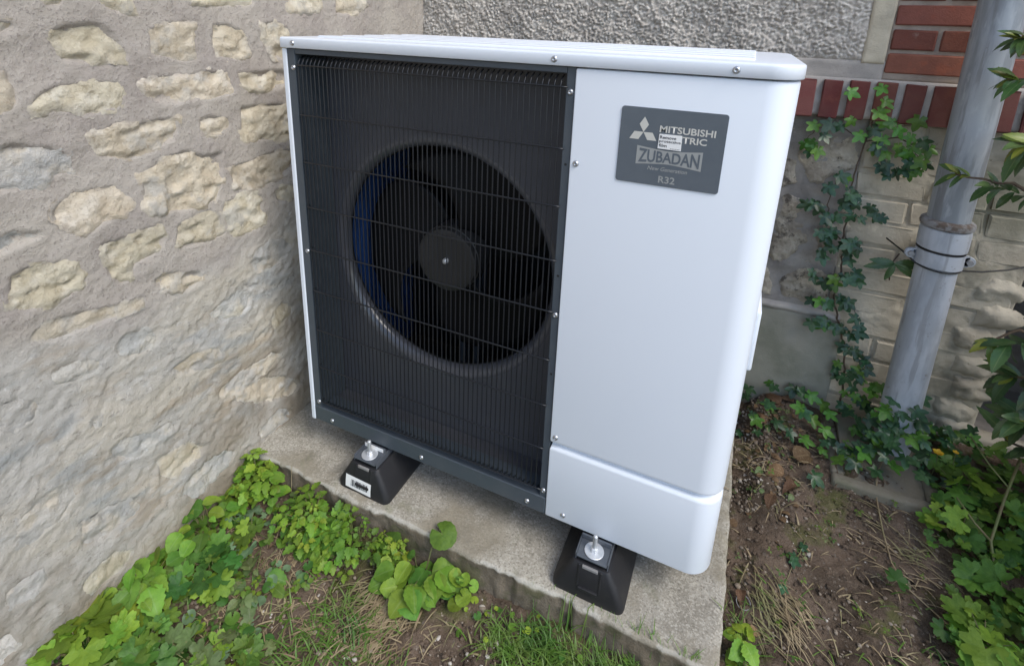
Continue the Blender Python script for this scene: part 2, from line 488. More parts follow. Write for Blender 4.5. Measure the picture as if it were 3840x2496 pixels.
mat('dead_leaf', (0.20, 0.120, 0.066), [('noise', 30, 0.4, 0.65, (0.12, 0.07, 0.04)), ('noise', 14, 0.55, 0.7, (0.34, 0.24, 0.15))], vein=(0.33, 0.22, 0.13), transl=0.12, rand=0.35, hue=0.012, rough=0.75, coord='obj', spec=0.25)
mat('orange_leaf', (0.42, 0.13, 0.035), [('noise', 30, 0.4, 0.65, (0.30, 0.10, 0.04))], vein=(0.5, 0.25, 0.1), transl=0.15, rough=0.6, coord='obj')
mat('plant_stem', (0.13, 0.155, 0.050), [('noise', 20, 0.4, 0.65, (0.16, 0.12, 0.06))], rough=0.65)
mat('woody_stem', (0.115, 0.080, 0.050), [('noise', 40, 0.4, 0.65, (0.075, 0.052, 0.035))], rough=0.85, bump=[('rough', 150, 0.5, 0.002)])
mat('dry_straw', (0.36, 0.285, 0.17), [('noise', 12, 0.4, 0.62, (0.205, 0.150, 0.085)), ('noise', 7, 0.5, 0.66, (0.20, 0.215, 0.085), None, 0.7)], rough=0.8)
mat('grass_blade', (0.105, 0.215, 0.030), [('noise', 15, 0.42, 0.62, (0.155, 0.235, 0.05)), ('noise', 9, 0.52, 0.68, (0.075, 0.165, 0.028))], rough=0.5, transl=0.25)
mat('petal_yellow', (0.80, 0.52, 0.02), [('noise', 40, 0.4, 0.65, (0.75, 0.38, 0.02))], rough=0.5, transl=0.2)

# ------------------------------------------------------------------ object helpers
WP = {}

def mesh_from(name, V, F, smooth=False, attrs=None):
    me = bpy.data.meshes.new(name)
    me.from_pydata([tuple(v) for v in V], [], [tuple(f) for f in F])
    if smooth:
        me.polygons.foreach_set('use_smooth', [True] * len(me.polygons))
    for k, a in (attrs or {}).items():
        at = me.attributes.new(k, 'FLOAT', 'POINT')
        at.data.foreach_set('value', np.asarray(a, np.float32).ravel())
    me.update()
    return me

def grid_mesh(name, P, smooth=True, attrs=None, flip=False):
    n, m = P.shape[:2]
    me = bpy.data.meshes.new(name)
    V = P.reshape(-1, 3)
    i = np.arange(n * m).reshape(n, m)
    q = np.stack([i[:-1, :-1], i[1:, :-1], i[1:, 1:], i[:-1, 1:]], -1).reshape(-1, 4)
    if flip:
        q = q[:, ::-1]
    me.vertices.add(len(V))
    me.vertices.foreach_set('co', V.astype(np.float32).ravel())
    me.loops.add(q.size)
    me.loops.foreach_set('vertex_index', q.astype(np.int32).ravel())
    me.polygons.add(len(q))
    me.polygons.foreach_set('loop_start', np.arange(0, q.size, 4, dtype=np.int32))
    me.polygons.foreach_set('use_smooth', np.full(len(q), smooth))
    for k, a in (attrs or {}).items():
        at = me.attributes.new(k, 'FLOAT', 'POINT')
        at.data.foreach_set('value', np.asarray(a, np.float32).ravel())
    me.update(calc_edges=True)
    me.validate()
    return me

def add(name, me, material, parent=None, loc=(0, 0, 0), rot=None):
    """link one mesh object; loc is in world space"""
    o = bpy.data.objects.new(name, me)
    COL.objects.link(o)
    if material and not me.materials:
        me.materials.append(MATS[material])
    w = Vector(loc)
    if parent:
        o.parent = parent
        o.location = w - WP[parent.name]
    else:
        o.location = w
    WP[o.name] = w
    if rot is not None:
        if isinstance(rot, Matrix):
            o.rotation_euler = rot.to_euler()
        else:
            o.rotation_euler = rot
    return o

def tag(o, label, cat, group=None, kind=None):
    if label:
        o['label'] = label
    if cat:
        o['category'] = cat
    if group:
        o['group'] = group
    if kind:
        o['kind'] = kind
    return o

def thing(name, loc, label, cat, group=None):
    o = bpy.data.objects.new(name, None)
    COL.objects.link(o)
    o.location = loc
    o.empty_display_size = 0.05
    WP[o.name] = Vector(loc)
    return tag(o, label, cat, group)

class MB:
    def __init__(s):
        s.V, s.F = [], []

    def add(s, V, F):
        b = len(s.V)
        s.V += [tuple(v) for v in V]
        s.F += [tuple(i + b for i in f) for f in F]
        return s

    def box(s, x0, x1, y0, y1, z0, z1):
        V = [(x, y, z) for x in (x0, x1) for y in (y0, y1) for z in (z0, z1)]
        return s.add(V, [(0, 1, 3, 2), (4, 6, 7, 5), (0, 4, 5, 1), (2, 3, 7, 6), (0, 2, 6, 4), (1, 5, 7, 3)])

    def tube(s, pts, rad, n=6, cap=True):
        pts = [Vector(p) for p in pts]
        k = len(pts)
        if not isinstance(rad, (list, tuple)):
            rad = [rad] * k
        V, F = [], []
        up = None
        for i, p in enumerate(pts):
            d = (pts[min(i + 1, k - 1)] - pts[max(i - 1, 0)])
            if d.length < 1e-9:
                d = Vector((0, 0, 1))
            d.normalize()
            if up is None:
                up = Vector((0, 0, 1)) if abs(d.z) < 0.9 else Vector((1, 0, 0))
            a = d.cross(up)
            if a.length < 1e-6:
                a = d.orthogonal()
            a.normalize()
            b = d.cross(a).normalized()
            up = -b if False else a.cross(d)
            for j in range(n):
                t = 2 * math.pi * j / n
                V.append(p + (a * math.cos(t) + b * math.sin(t)) * rad[i])
        for i in range(k - 1):
            for j in range(n):
                F.append((i * n + j, i * n + (j + 1) % n, (i + 1) * n + (j + 1) % n, (i + 1) * n + j))
        if cap:
            F.append(tuple(range(n))[::-1])
            F.append(tuple((k - 1) * n + j for j in range(n)))
        return s.add(V, F)

    def lathe(s, prof, centre, axis='z', n=24, tilt=None):
        """prof = [(radius, height)] about an axis through centre"""
        V, F = [], []
        c = Vector(centre)
        for r_, h in prof:
            for j in range(n):
                t = 2 * math.pi * j / n
                a, b = r_ * math.cos(t), r_ * math.sin(t)
                if axis == 'z':
                    v = Vector((a, b, h))
                elif axis == 'y':
                    v = Vector((a, h, b))
                else:
                    v = Vector((h, a, b))
                V.append(c + v)
        for i in range(len(prof) - 1):
            for j in range(n):
                F.append((i * n + j, i * n + (j + 1) % n, (i + 1) * n + (j + 1) % n, (i + 1) * n + j))
        return s.add(V, F)

    def build(s, name, material, parent=None, smooth=False, bevel=0.0, seg=2, autos=None):
        me = mesh_from(name, s.V, s.F, smooth)
        bm = bmesh.new()
        bm.from_mesh(me)
        bmesh.ops.remove_doubles(bm, verts=bm.verts, dist=1e-6)
        bmesh.ops.recalc_face_normals(bm, faces=bm.faces)
        if bevel:
            ed = [e for e in bm.edges if len(e.link_faces) == 2 and e.calc_face_angle(0) > 0.6]
            bmesh.ops.bevel(bm, geom=ed, offset=bevel, segments=seg, affect='EDGES', profile=0.5, clamp_overlap=True)
        if autos:
            for f in bm.faces:
                f.smooth = True
            for e in bm.edges:
                if len(e.link_faces) == 2 and e.calc_face_angle(0) > autos:
                    e.smooth = False
        bm.to_mesh(me)
        bm.free()
        return add(name, me, material, parent)

def shared_mesh(mb, name, smooth=False, bevel=0.0):
    o = mb.build(name, None, None, smooth, bevel)
    me = o.data
    bpy.data.objects.remove(o)
    return me

# ------------------------------------------------------------------ ground
def gh(x, y):
    """height of the soil; the slab top is z = 0"""
    x = np.asarray(x, float)
    y = np.asarray(y, float)
    h = -0.108 + 0 * x
    h = h + sstep(1.04, 1.20, x) * (0.030 + 0.085 * sstep(0.02, 0.80, y))
    h = h + 0.020 * sstep(0.25, -0.15, x) * sstep(-0.8, -0.1, y)
    h = h + 0.030 * np.exp(-np.maximum(-0.10 - y, 0) / 0.022) * sstep(1.13, 1.09, x) * (0.6 + 0.5 * fbm(x * 7, 0.4, 0, 2, 44))
    h = h + 0.014 * fbm(x * 5, y * 5, 0.3, 3, 5)
    return h

def lines(a, b, step, lo, hi, growth=1.35):
    l = list(np.arange(a, b, step)) + [b]
    s, v = step, b
    while v < hi:
        s *= growth
        v += s
        l.append(v)
    s, v = step, a
    while v > lo:
        s *= growth
        v -= s
        l.insert(0, v)
    return np.array(l)

gx = lines(-0.26, 1.95, 0.0085, -60, 60)
gy = lines(-0.80, 0.95, 0.0085, -60, 60)
X, Y = np.meshgrid(gx, gy, indexing='ij')
Z = gh(X, Y) + 0.006 * fbm(X * 28, Y * 28, 0, 4, 9) + 0.004 * np.abs(fbm(X * 70, Y * 70, 0, 2, 19))
under = (X > -0.16) & (X < 1.08) & (Y > -0.068) & (Y < 0.86)
Z = np.where(under, -0.14, Z)
far = np.maximum(np.abs(X - 0.9), np.abs(Y)) > 2.5
Z = np.where(far, -0.11 + 0.02 * fbm(X, Y, 0, 3, 3), Z)
o = add('ground', grid_mesh('ground', np.stack([X, Y, Z], -1)), 'soil')
tag(o, 'bare brown garden soil in front of the slab', 'ground', kind='structure')

# ------------------------------------------------------------------ concrete slab (a thing: cast pad under the unit)
SX0, SX1, SY0, SY1, ST = -0.175, 1.093, -0.082, 0.848, -0.20
sx = np.linspace(SX0, SX1, 240)
sy = np.linspace(SY0, SY1, 130)
A, B = np.meshgrid(sx, sy, indexing='ij')
dist = np.minimum(np.minimum(B - SY0, SX1 - A), 0.2)
Zt = 0.0012 * fbm(A * 30, B * 30, 0, 4, 31) - 0.004 * np.exp(-dist / 0.006) - 0.004 * sstep(0.62, 0.9, fbm(A * 9, B * 9, 0, 4, 77)) * np.exp(-dist / 0.03)
Bx = B + 0.0055 * fbm(A * 16, 0.3, 0, 4, 41) * np.exp(-(B - SY0) / 0.02) + 0.010 * np.exp(-((A - 0.79) / 0.006) ** 2) * np.exp(-(B - SY0) / 0.008)
Ax = A + 0.0035 * fbm(B * 18, 2.3, 0, 4, 43) * np.exp(-(SX1 - A) / 0.02)
top = np.stack([Ax, Bx, Zt], -1)
edge = np.exp(-dist / 0.010) * (0.6 + 0.6 * (fbm(A * 25, B * 25, 0, 3, 51) > 0)) * (B - SY0 < 0.06)
zs = np.linspace(0, 1, 16)[1:]
fr = np.stack([np.stack([Ax[:, 0], Bx[:, 0] + 0.006 * fbm(A[:, 0] * 30, t * 6.5, 0, 4, 61) - 0.018 * t ** 1.5 + 0.009 * np.exp(-((A[:, 0] - 0.79 - 0.012 * fbm(t * 6, 0.2, 0, 2, 3)) / 0.003) ** 2), Zt[:, 0] * (1 - t) + ST * t], -1) for t in zs], 1)
rs = np.stack([np.stack([Ax[-1, :] + 0.004 * fbm(B[0] * 30, t * 6.5, 0, 4, 63) + 0.004 * t, Bx[-1, :], Zt[-1, :] * (1 - t) + ST * t], -1) for t in zs], 0)
nA, nB = top.shape[:2]
V = np.concatenate([top.reshape(-1, 3), fr.reshape(-1, 3), rs.reshape(-1, 3)])
F = []
idx = lambda i, j: i * nB + j
for i in range(nA - 1):
    for j in range(nB - 1):
        F.append((idx(i, j), idx(i + 1, j), idx(i + 1, j + 1), idx(i, j + 1)))
o1 = nA * nB
K = len(zs)
fidx = lambda i, k: idx(i, 0) if k < 0 else o1 + i * K + k
for i in range(nA - 1):
    for k in range(-1, K - 1):
        F.append((fidx(i, k), fidx(i, k + 1), fidx(i + 1, k + 1), fidx(i + 1, k)))
o2 = o1 + nA * K
ridx = lambda j, k: idx(nA - 1, j) if k < 0 else (fidx(nA - 1, k) if j == 0 else o2 + k * nB + j)
for j in range(nB - 1):
    for k in range(-1, K - 1):
        F.append((ridx(j, k), ridx(j, k + 1), ridx(j + 1, k + 1), ridx(j + 1, k)))
ea = np.concatenate([edge.ravel(), np.zeros(nA * K + K * nB)])
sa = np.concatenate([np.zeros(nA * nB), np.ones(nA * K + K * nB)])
o = add('concrete_slab', mesh_from('concrete_slab', V, F, True, {'edge': ea, 'side': sa}), 'concrete')
tag(o, 'weathered speckled concrete slab under the heat pump', 'slab')

# ------------------------------------------------------------------ left wall: rubble stones in mortar
UP= [[(-.376,1.136),(-.361,1.155),(-.339,1.164),(-.31,1.169),(-.276,1.169),(-.263,1.155),(-.251,1.141),(-.24,1.12),(-.23,1.1),(-.246,1.086),(-.286,1.086),(-.317,1.085),(-.355,1.092),(-.363,1.113)], [(-.191,1.155),(-.153,1.168),(-.109,1.171),(-.079,1.165),(-.082,1.123),(-.086,1.082),(-.117,1.079),(-.156,1.088),(-.196,1.101)], [(-.038,1.167),(.005,1.168),(.046,1.151),(.063,1.114),(.076,1.082),(.018,1.077),(-.035,1.087),(-.048,1.117)], [(.1,1.172),(.156,1.175),(.198,1.156),(.202,1.117),(.189,1.068),(.13,1.074),(.112,1.1),(.092,1.129)], [(-.283,1.206),(-.253,1.234),(-.203,1.234),(-.206,1.174),(-.239,1.179),(-.262,1.185)], [(-.082,1.215),(-.046,1.244),(.071,1.252),(.093,1.223),(.084,1.202),(.022,1.203),(-.025,1.199),(-.078,1.204)], [(-.375,1.201),(-.362,1.223),(-.33,1.222),(-.334,1.19),(-.355,1.186),(-.373,1.194)], [(-.45,1.17),(-.433,1.17),(-.415,1.168),(-.406,1.154),(-.42,1.142),(-.438,1.142),(-.451,1.147)], [(-.419,1.031),(-.408,1.041),(-.384,1.054),(-.354,1.057),(-.307,1.057),(-.259,1.055),(-.253,1.029),(-.274,1.001),(-.302,.992),(-.337,.992),(-.357,1.001),(-.382,1.003),(-.416,.999)], [(-.221,1.052),(-.198,1.059),(-.121,1.056),(-.066,1.064),(-.01,1.056),(.004,1.018),(.004,.995),(-.054,.991),(-.109,.994),(-.151,.987),(-.198,.998),(-.217,1.021)], [(.012,1.054),(.079,1.052),(.153,1.053),(.186,1.043),(.182,1.002),(.114,.991),(.045,.993),(.017,1.022)], [(-.465,1.089),(-.448,1.088),(-.437,1.084),(-.432,1.062),(-.429,1.028),(-.447,1.015),(-.462,1.016),(-.478,1.023)], [(-.346,.96),(-.311,.963),(-.281,.975),(-.239,.965),(-.202,.971),(-.157,.967),(-.153,.942),(-.159,.913),(-.194,.9),(-.229,.891),(-.269,.888),(-.302,.897),(-.327,.905),(-.336,.933)], [(.01,.97),(.069,.968),(.132,.963),(.184,.948),(.181,.845),(.084,.86),(.002,.878),(.01,.921)], [(-.106,.954),(-.069,.959),(-.015,.944),(-.015,.92),(-.06,.9),(-.094,.901),(-.102,.928)], [(-.49,.959),(-.473,.96),(-.453,.967),(-.43,.957),(-.395,.945),(-.374,.928),(-.369,.906),(-.366,.879),(-.395,.887),(-.414,.879),(-.43,.867),(-.458,.873),(-.489,.875),(-.505,.884)], [(-.257,.855),(-.227,.869),(-.191,.885),(-.145,.891),(-.104,.872),(-.046,.868),(-.047,.822),(-.055,.785),(-.075,.746),(-.123,.738),(-.177,.742),(-.235,.758),(-.26,.781),(-.254,.818)], [(-.046,.825),(.011,.826),(.081,.834),(.156,.831),(.187,.818),(.173,.764),(.085,.742),(.034,.738),(-.024,.754),(-.035,.791)], [(-.063,.742),(.001,.741),(.061,.724),(.053,.684),(.069,.634),(-.007,.63),(-.057,.645),(-.066,.674),(-.076,.715)], [(-.191,.722),(-.147,.729),(-.106,.733),(-.085,.718),(-.067,.669),(-.076,.649),(-.136,.648),(-.179,.654),(-.206,.67)], [(-.424,.825),(-.407,.841),(-.38,.853),(-.346,.852),(-.301,.85),(-.285,.822),(-.28,.792),(-.301,.774),(-.335,.771),(-.374,.757),(-.392,.762),(-.409,.788),(-.425,.81)], [(-.357,.737),(-.325,.735),(-.29,.734),(-.257,.74),(-.222,.735),(-.219,.706),(-.229,.673),(-.259,.664),(-.289,.658),(-.303,.626),(-.33,.626),(-.35,.657),(-.356,.699)], [(-.508,.732),(-.477,.738),(-.438,.73),(-.399,.719),(-.386,.687),(-.382,.662),(-.412,.647),(-.453,.644),(-.493,.651),(-.522,.67),(-.512,.704)], [(-.265,.614),(-.236,.623),(-.182,.602),(-.144,.589),(-.146,.555),(-.19,.546),(-.24,.565),(-.261,.591)], [(-.52,.806),(-.502,.808),(-.482,.813),(-.458,.803),(-.424,.788),(-.444,.774),(-.477,.77),(-.51,.766),(-.528,.765)], [(.198,1.228),(.232,1.262),(.314,1.268),(.328,1.234),(.312,1.198),(.241,1.19),(.188,1.2)], [(.383,1.248),(.522,1.256),(.541,1.217),(.465,1.189),(.378,1.193)], [(.091,.728),(.161,.729),(.192,.707),(.179,.665),(.101,.685)]]
LOW= [[(-.497,.606),(-.463,.619),(-.411,.612),(-.345,.595),(-.275,.585),(-.29,.556),(-.365,.56),(-.432,.564),(-.472,.571),(-.5,.59)], [(-.364,.508),(-.337,.522),(-.297,.511),(-.27,.471),(-.285,.448),(-.337,.458),(-.363,.483)], [(-.583,.252),(-.556,.266),(-.518,.272),(-.487,.255),(-.48,.217),(-.511,.19),(-.542,.185),(-.575,.183),(-.595,.192)], [(-.261,.381),(-.198,.389),(-.135,.365),(-.098,.314),(-.156,.314),(-.231,.341),(-.263,.366)], [(-.418,.276),(-.377,.281),(-.316,.252),(-.27,.244),(-.263,.204),(-.313,.195),(-.367,.207),(-.409,.236)], [(-.44,.368),(-.412,.366),(-.407,.337),(-.432,.332)], [(-.111,.217),(-.033,.203),(.067,.153),(.127,.078),(.076,.061),(-.028,.11),(-.101,.171)], [(-.491,.151),(-.435,.147),(-.382,.116),(-.372,.078),(-.421,.071),(-.472,.07),(-.506,.094)], [(-.632,.125),(-.597,.127),(-.563,.113),(-.561,.078),(-.596,.069),(-.632,.083)], [(-.328,.173),(-.244,.16),(-.197,.113),(-.222,.088),(-.293,.09),(-.331,.118)], [(-.575,.498),(-.539,.498),(-.499,.465),(-.514,.431),(-.552,.428),(-.584,.448)], [(-.483,.513),(-.432,.514),(-.387,.486),(-.397,.457),(-.446,.461),(-.481,.479)]]
RUB= [[(1.121,.914),(1.17,.887),(1.217,.893),(1.265,.921),(1.283,.914),(1.292,.857),(1.287,.805),(1.245,.78),(1.21,.751),(1.178,.75),(1.157,.8),(1.135,.855)], [(1.106,.832),(1.141,.817),(1.149,.751),(1.11,.73),(1.089,.781)], [(1.229,.666),(1.268,.697),(1.3,.717),(1.315,.623),(1.271,.594),(1.239,.587)], [(1.107,.589),(1.118,.627),(1.119,.699),(1.149,.723),(1.189,.686),(1.206,.634),(1.209,.568),(1.183,.52),(1.154,.482),(1.127,.487),(1.106,.536)], [(1.162,.435),(1.187,.468),(1.219,.508),(1.254,.505),(1.284,.475),(1.294,.393),(1.244,.363),(1.205,.364),(1.163,.375)], [(1.089,.384),(1.117,.435),(1.142,.408),(1.147,.365),(1.085,.346)], [(1.23,.638),(1.266,.665),(1.3,.676),(1.311,.594),(1.295,.55),(1.246,.545),(1.226,.592)]]

XW = -0.17
wall = thing('stone_wall', (XW, 0, -0.1), 'pale rubble stone wall with grey mortar on the left', 'wall')

ymin = lambda z: 0
wy = lines(-0.74, 0.885, 0.0055, -4.2, 0.89)
wz = lines(-0.20, 1.33, 0.0055, -0.3, 3.4)
Yg, Zg = np.meshgrid(wy, wz, indexing='ij')
sm = sstep(0.66, 0.50, Zg + 0.07 * fbm(Yg * 3, Zg * 3, 0, 3, 8) - 0.10 * sstep(-0.1, 0.3, Yg))
damp = sstep(0.26, 0.0, Zg + 0.09 * fbm(Yg * 4, Zg * 6, 0, 3, 18) - 0.22 * sstep(-0.30, 0.20, Yg)) + 0.0
H = 0.0035 * fbm(Yg * 9, Zg * 9, 0, 4, 11) + 0.0012 * fbm(Yg * 90, Zg * 90, 0, 3, 12)
t = Zg * 13 + 0.55 * Yg + 1.25 * fbm(Yg * 3.2, Zg * 3.0, 0, 4, 21) + 0.30 * fbm(Yg * 14, Zg * 14, 0, 3, 24)
saw = t - np.floor(t)
am = sstep(-0.10, 0.45, fbm(Yg * 4.1, Zg * 7, 0, 3, 22))
led = am * (0.0055 * (1 - saw) ** 1.3 - 0.007 * np.exp(-((saw - 0.97) / 0.03) ** 2))
t2 = Zg * 27 + 0.8 * Yg + 1.6 * fbm(Yg * 6, Zg * 7, 0, 4, 71)
saw2 = t2 - np.floor(t2)
led2 = sstep(0.0, 0.5, fbm(Yg * 7, Zg * 11, 0, 3, 72)) * 0.0032 * (1 - saw2) ** 1.5
cr = np.abs(fbm(Yg * 5 + 0.6 * fbm(Yg * 20, Zg * 20, 0, 2, 91), Zg * 13, 0, 3, 90))
crack = -0.0070 * np.exp(-(cr / 0.016) ** 2) * sstep(-0.15, 0.2, fbm(Yg * 5.3, Zg * 8, 0, 2, 92))
rid = 1 - np.abs(fbm(Yg * 24, Zg * 34, 0, 4, 93))
low = 0.004 * fbm(Yg * 2.0, Zg * 4, 0, 2, 25) + 0.35 * led + crack + 0.0012 * (rid - 0.6) + 0.0016 * fbm(Yg * 75, Zg * 80, 0, 3, 26)
H = H * (1 - sm) + sm * (H + low) + 0.025 * sstep(0.25, -0.12, Zg)
Hs = H.copy()
rz = random.Random(66)
tries = 0
cent = [(sum(p[0] for p in q) / len(q), sum(p[1] for p in q) / len(q)) for q in UP + LOW]
while len(LOW) < 27 and tries < 900:
    tries += 1
    cy_, cz_ = rz.uniform(-.72, .30), rz.uniform(-.04, .56)
    a_, b_ = rz.uniform(.055, .11), rz.uniform(.030, .050)
    if any(abs(cy_ - q[0]) < a_ + .055 and abs(cz_ - q[1]) < b_ + .036 for q in cent):
        continue
    cent.append((cy_, cz_))
    n_ = rz.randrange(8, 12)
    LOW.append([(cy_ + a_ * math.cos(6.2832 * i / n_) * rz.uniform(.75, 1.2), cz_ + b_ * math.sin(6.2832 * i / n_) * rz.uniform(.7, 1.2)) for i in range(n_)])
for k, poly in enumerate(UP + LOW):
    ys = [p[0] for p in poly]
    zs_ = [p[1] for p in poly]
    box = (Yg > min(ys) - .03) & (Yg < max(ys) + .03) & (Zg > min(zs_) - .03) & (Zg < max(zs_) + .03)
    ins = np.zeros(Yg.shape, bool)
    ins[box] = in_poly(Yg[box], Zg[box], poly)
    d = np.zeros(Yg.shape)
    d[ins] = poly_dist(Yg[ins], Zg[ins], poly)
    H = H - np.where(ins, 0.010 * sstep(0.003, 0.014, d), 0)
P = np.stack([XW + H, Yg, Zg], -1)
add('mortar', grid_mesh('mortar', P, True, {'smear': sm, 'damp': damp}), 'wall_mortar', wall)
HFUN = (wy, wz, Hs)

def wall_h(y, z):
    i = np.clip(np.searchsorted(wy, y), 0, len(wy) - 1)
    j = np.clip(np.searchsorted(wz, z), 0, len(wz) - 1)
    return Hs[i, j]

def stone_mesh(poly, seed, proud, hfun, plane, step=0.0055, rough=1.0):
    """irregular stone face: outline roughened, domed and chipped; plane 'x' (faces +x) or 'y' (faces -y)"""
    rng = random.Random(seed)
    out = []
    n = len(poly)
    for i in range(n):
        a, b = Vector(poly[i]), Vector(poly[(i + 1) % n])
        k = max(1, int((b - a).length / 0.006))
        for j in range(k):
            p = a.lerp(b, j / k)
            nn = Vector((-(b - a).y, (b - a).x)).normalized()
            p = p + nn * (0.0050 * float(fbm(p.x * 55, p.y * 55, seed, 3, seed)) + rng.uniform(-1, 1) * 0.0010)
            out.append((p.x, p.y))
    xs = [p[0] for p in out]
    ys = [p[1] for p in out]
    gxs = np.arange(min(xs), max(xs), step)
    gys = np.arange(min(ys), max(ys), step)
    A_, B_ = np.meshgrid(gxs, gys)
    nr = np.random.default_rng(seed)
    A_ = (A_ + nr.uniform(-.35, .35, A_.shape) * step).ravel()
    B_ = (B_ + nr.uniform(-.35, .35, B_.shape) * step).ravel()
    ok = in_poly(A_, B_, out)
    A_, B_ = A_[ok], B_[ok]
    d_ = poly_dist(A_, B_, out)
    ok = d_ > step * 0.55
    A_, B_, d_ = A_[ok], B_[ok], d_[ok]
    pts = [Vector(p) for p in out] + [Vector((a, b)) for a, b in zip(A_, B_)]
    nb = len(out)
    ed = [(i, (i + 1) % nb) for i in range(nb)]
    vo, _, fo = geometry.delaunay_2d_cdt(pts, ed, [list(range(nb))], 1, 1e-6)[:3]
    vx = np.array([v[0] for v in vo])
    vy = np.array([v[1] for v in vo])
    d = poly_dist(vx, vy, out)
    tilt = (rng.uniform(-.05, .05), rng.uniform(-.10, .02))
    cx, cy = vx.mean(), vy.mean()
    fr_ = fbm(vx * 22, vy * 26, seed * 1.7, 4, seed)
    st_ = np.abs(fbm(vx * 12 + seed, vy * 22, seed * .7, 3, seed + 5))
    h = -0.0016 + (proud + 0.0016) * (1 - np.exp(-d / 0.009)) + sstep(0, 0.012, d) * (rough * (0.0035 * fr_ - 0.009 * st_ * sstep(0.25, 0.6, st_) + 0.0016 * fbm(vx * 95, vy * 95, seed * .3, 2, seed + 9)) + tilt[0] * (vx - cx) + tilt[1] * (vy - cy))
    h = h - 0.0055 * rough * np.exp(-(fbm(vx * 13 + seed, vy * 20, seed * .37, 3, seed + 21) / 0.045) ** 2) * sstep(0.004, 0.014, d) * sstep(-.1, .3, fbm(vx * 9, vy * 9, seed, 2, seed + 22))
    h = h + 0.0045 * (fbm(vx * 24, vy * 24, seed * .9, 3, seed + 3) - 0.15) * np.exp(-d / 0.014)
    h = h + (hfun(vx, vy) if hfun else 0)
    if plane == 'x':
        V_ = np.stack([XW + h, vx, vy], -1)
        F_ = [tuple(f) for f in fo]
    else:
        V_ = np.stack([vx, hfun_y - h, vy], -1)
        F_ = [tuple(f) for f in fo]
    global RIM
    RIM = np.exp(-d / 0.007)
    return V_, F_

hfun_y = 0.872
GREY = {15, 24}
def grow(poly, s=1.09):
    cx = sum(p[0] for p in poly) / len(poly)
    cy = sum(p[1] for p in poly) / len(poly)
    return [(cx + (p[0] - cx) * s, cy + (p[1] - cy) * s) for p in poly]

for k, poly in enumerate(UP):
    poly = grow(poly)
    proud = 0.0012 if k in (14, 15, 24) else 0.0028
    V, F = stone_mesh(poly, 100 + k, proud, wall_h, 'x')
    add('stone', mesh_from('stone', V, F, True, {'rim': RIM}), 'wall_stone_grey' if k in GREY else 'wall_stone', wall)
rz = random.Random(19)
tries, n_more = 0, 0
while n_more < 44 and tries < 2000:
    tries += 1
    cy_, cz_ = rz.uniform(-1.35, .75), rz.uniform(.68, 1.75)
    if cy_ > -.56 and cz_ < 1.27:
        continue
    a_, b_ = rz.uniform(.04, .08), rz.uniform(.028, .05)
    if any(abs(cy_ - q[0]) < a_ + .075 and abs(cz_ - q[1]) < b_ + .052 for q in cent):
        continue
    cent.append((cy_, cz_))
    n_more += 1
    n_ = rz.randrange(8, 12)
    poly = [(cy_ + a_ * math.cos(6.2832 * i / n_) * rz.uniform(.75, 1.2), cz_ + b_ * math.sin(6.2832 * i / n_) * rz.uniform(.75, 1.2)) for i in range(n_)]
    V, F = stone_mesh(poly, 500 + n_more, 0.006, wall_h, 'x', step=0.010)
    add('stone', mesh_from('stone', V, F, True, {'rim': RIM}), 'wall_stone', wall)
for k, poly in enumerate(LOW):
    V, F = stone_mesh(poly, 200 + k, 0.0010, wall_h, 'x', rough=0.55)
    add('stone', mesh_from('stone', V, F, True, {'rim': RIM}), 'wall_stone_grey' if k % 3 else 'wall_stone_pale', wall)

# ------------------------------------------------------------------ house wall behind the unit
YB = 0.86
house = thing('house_wall', (0.9, YB, -0.1), 'house wall of pebbledash, red brick and rubble stone behind the heat pump', 'wall')

def sheet(name, x0, x1, z0, z1, yf, material, res=0.006, amp=0.0015, freq=20, seed=0, lim=None):
    """an uneven wall face with its returns, facing -y"""
    xs = np.linspace(x0, x1, max(2, int((x1 - x0) / res)))
    zz = np.linspace(z0, z1, max(2, int((z1 - z0) / res)))
    A_, B_ = np.meshgrid(xs, zz, indexing='ij')
    e = np.minimum(np.minimum(A_ - x0, x1 - A_), np.minimum(B_ - z0, z1 - B_))
    Yy = yf + amp * fbm(A_ * freq, B_ * freq, 0, 4, seed) + 0.003 * np.exp(-e / 0.003)
    P = np.stack([A_, Yy, B_], -1)
    # close the sheet with a rim that runs back into the wall
    P = np.concatenate([P[:1] + [0, 0.05, 0], P, P[-1:] + [0, 0.05, 0]], 0)
    P = np.concatenate([P[:, :1] + [0, 0.05, 0], P, P[:, -1:] + [0, 0.05, 0]], 1)
    return add(name, grid_mesh(name, P, True), material, house)

# solid core so that the wall has thickness, with the opening left free at its right
m = MB()
m.box(-0.6, 1.735, 0.90, 1.25, -0.3, 3.4)
m.box(1.735, 2.05, 0.90, 1.25, 0.585, 3.4)
m.box(1.735, 2.05, 0.90, 1.25, -0.3, 0.04)
m.box(2.05, 5.0, 0.90, 1.25, -0.3, 3.4)
m.box(1.70, 2.1, 1.22, 1.30, 0.0, 0.62)
m.build('wall_core', 'rubble_mortar', house)

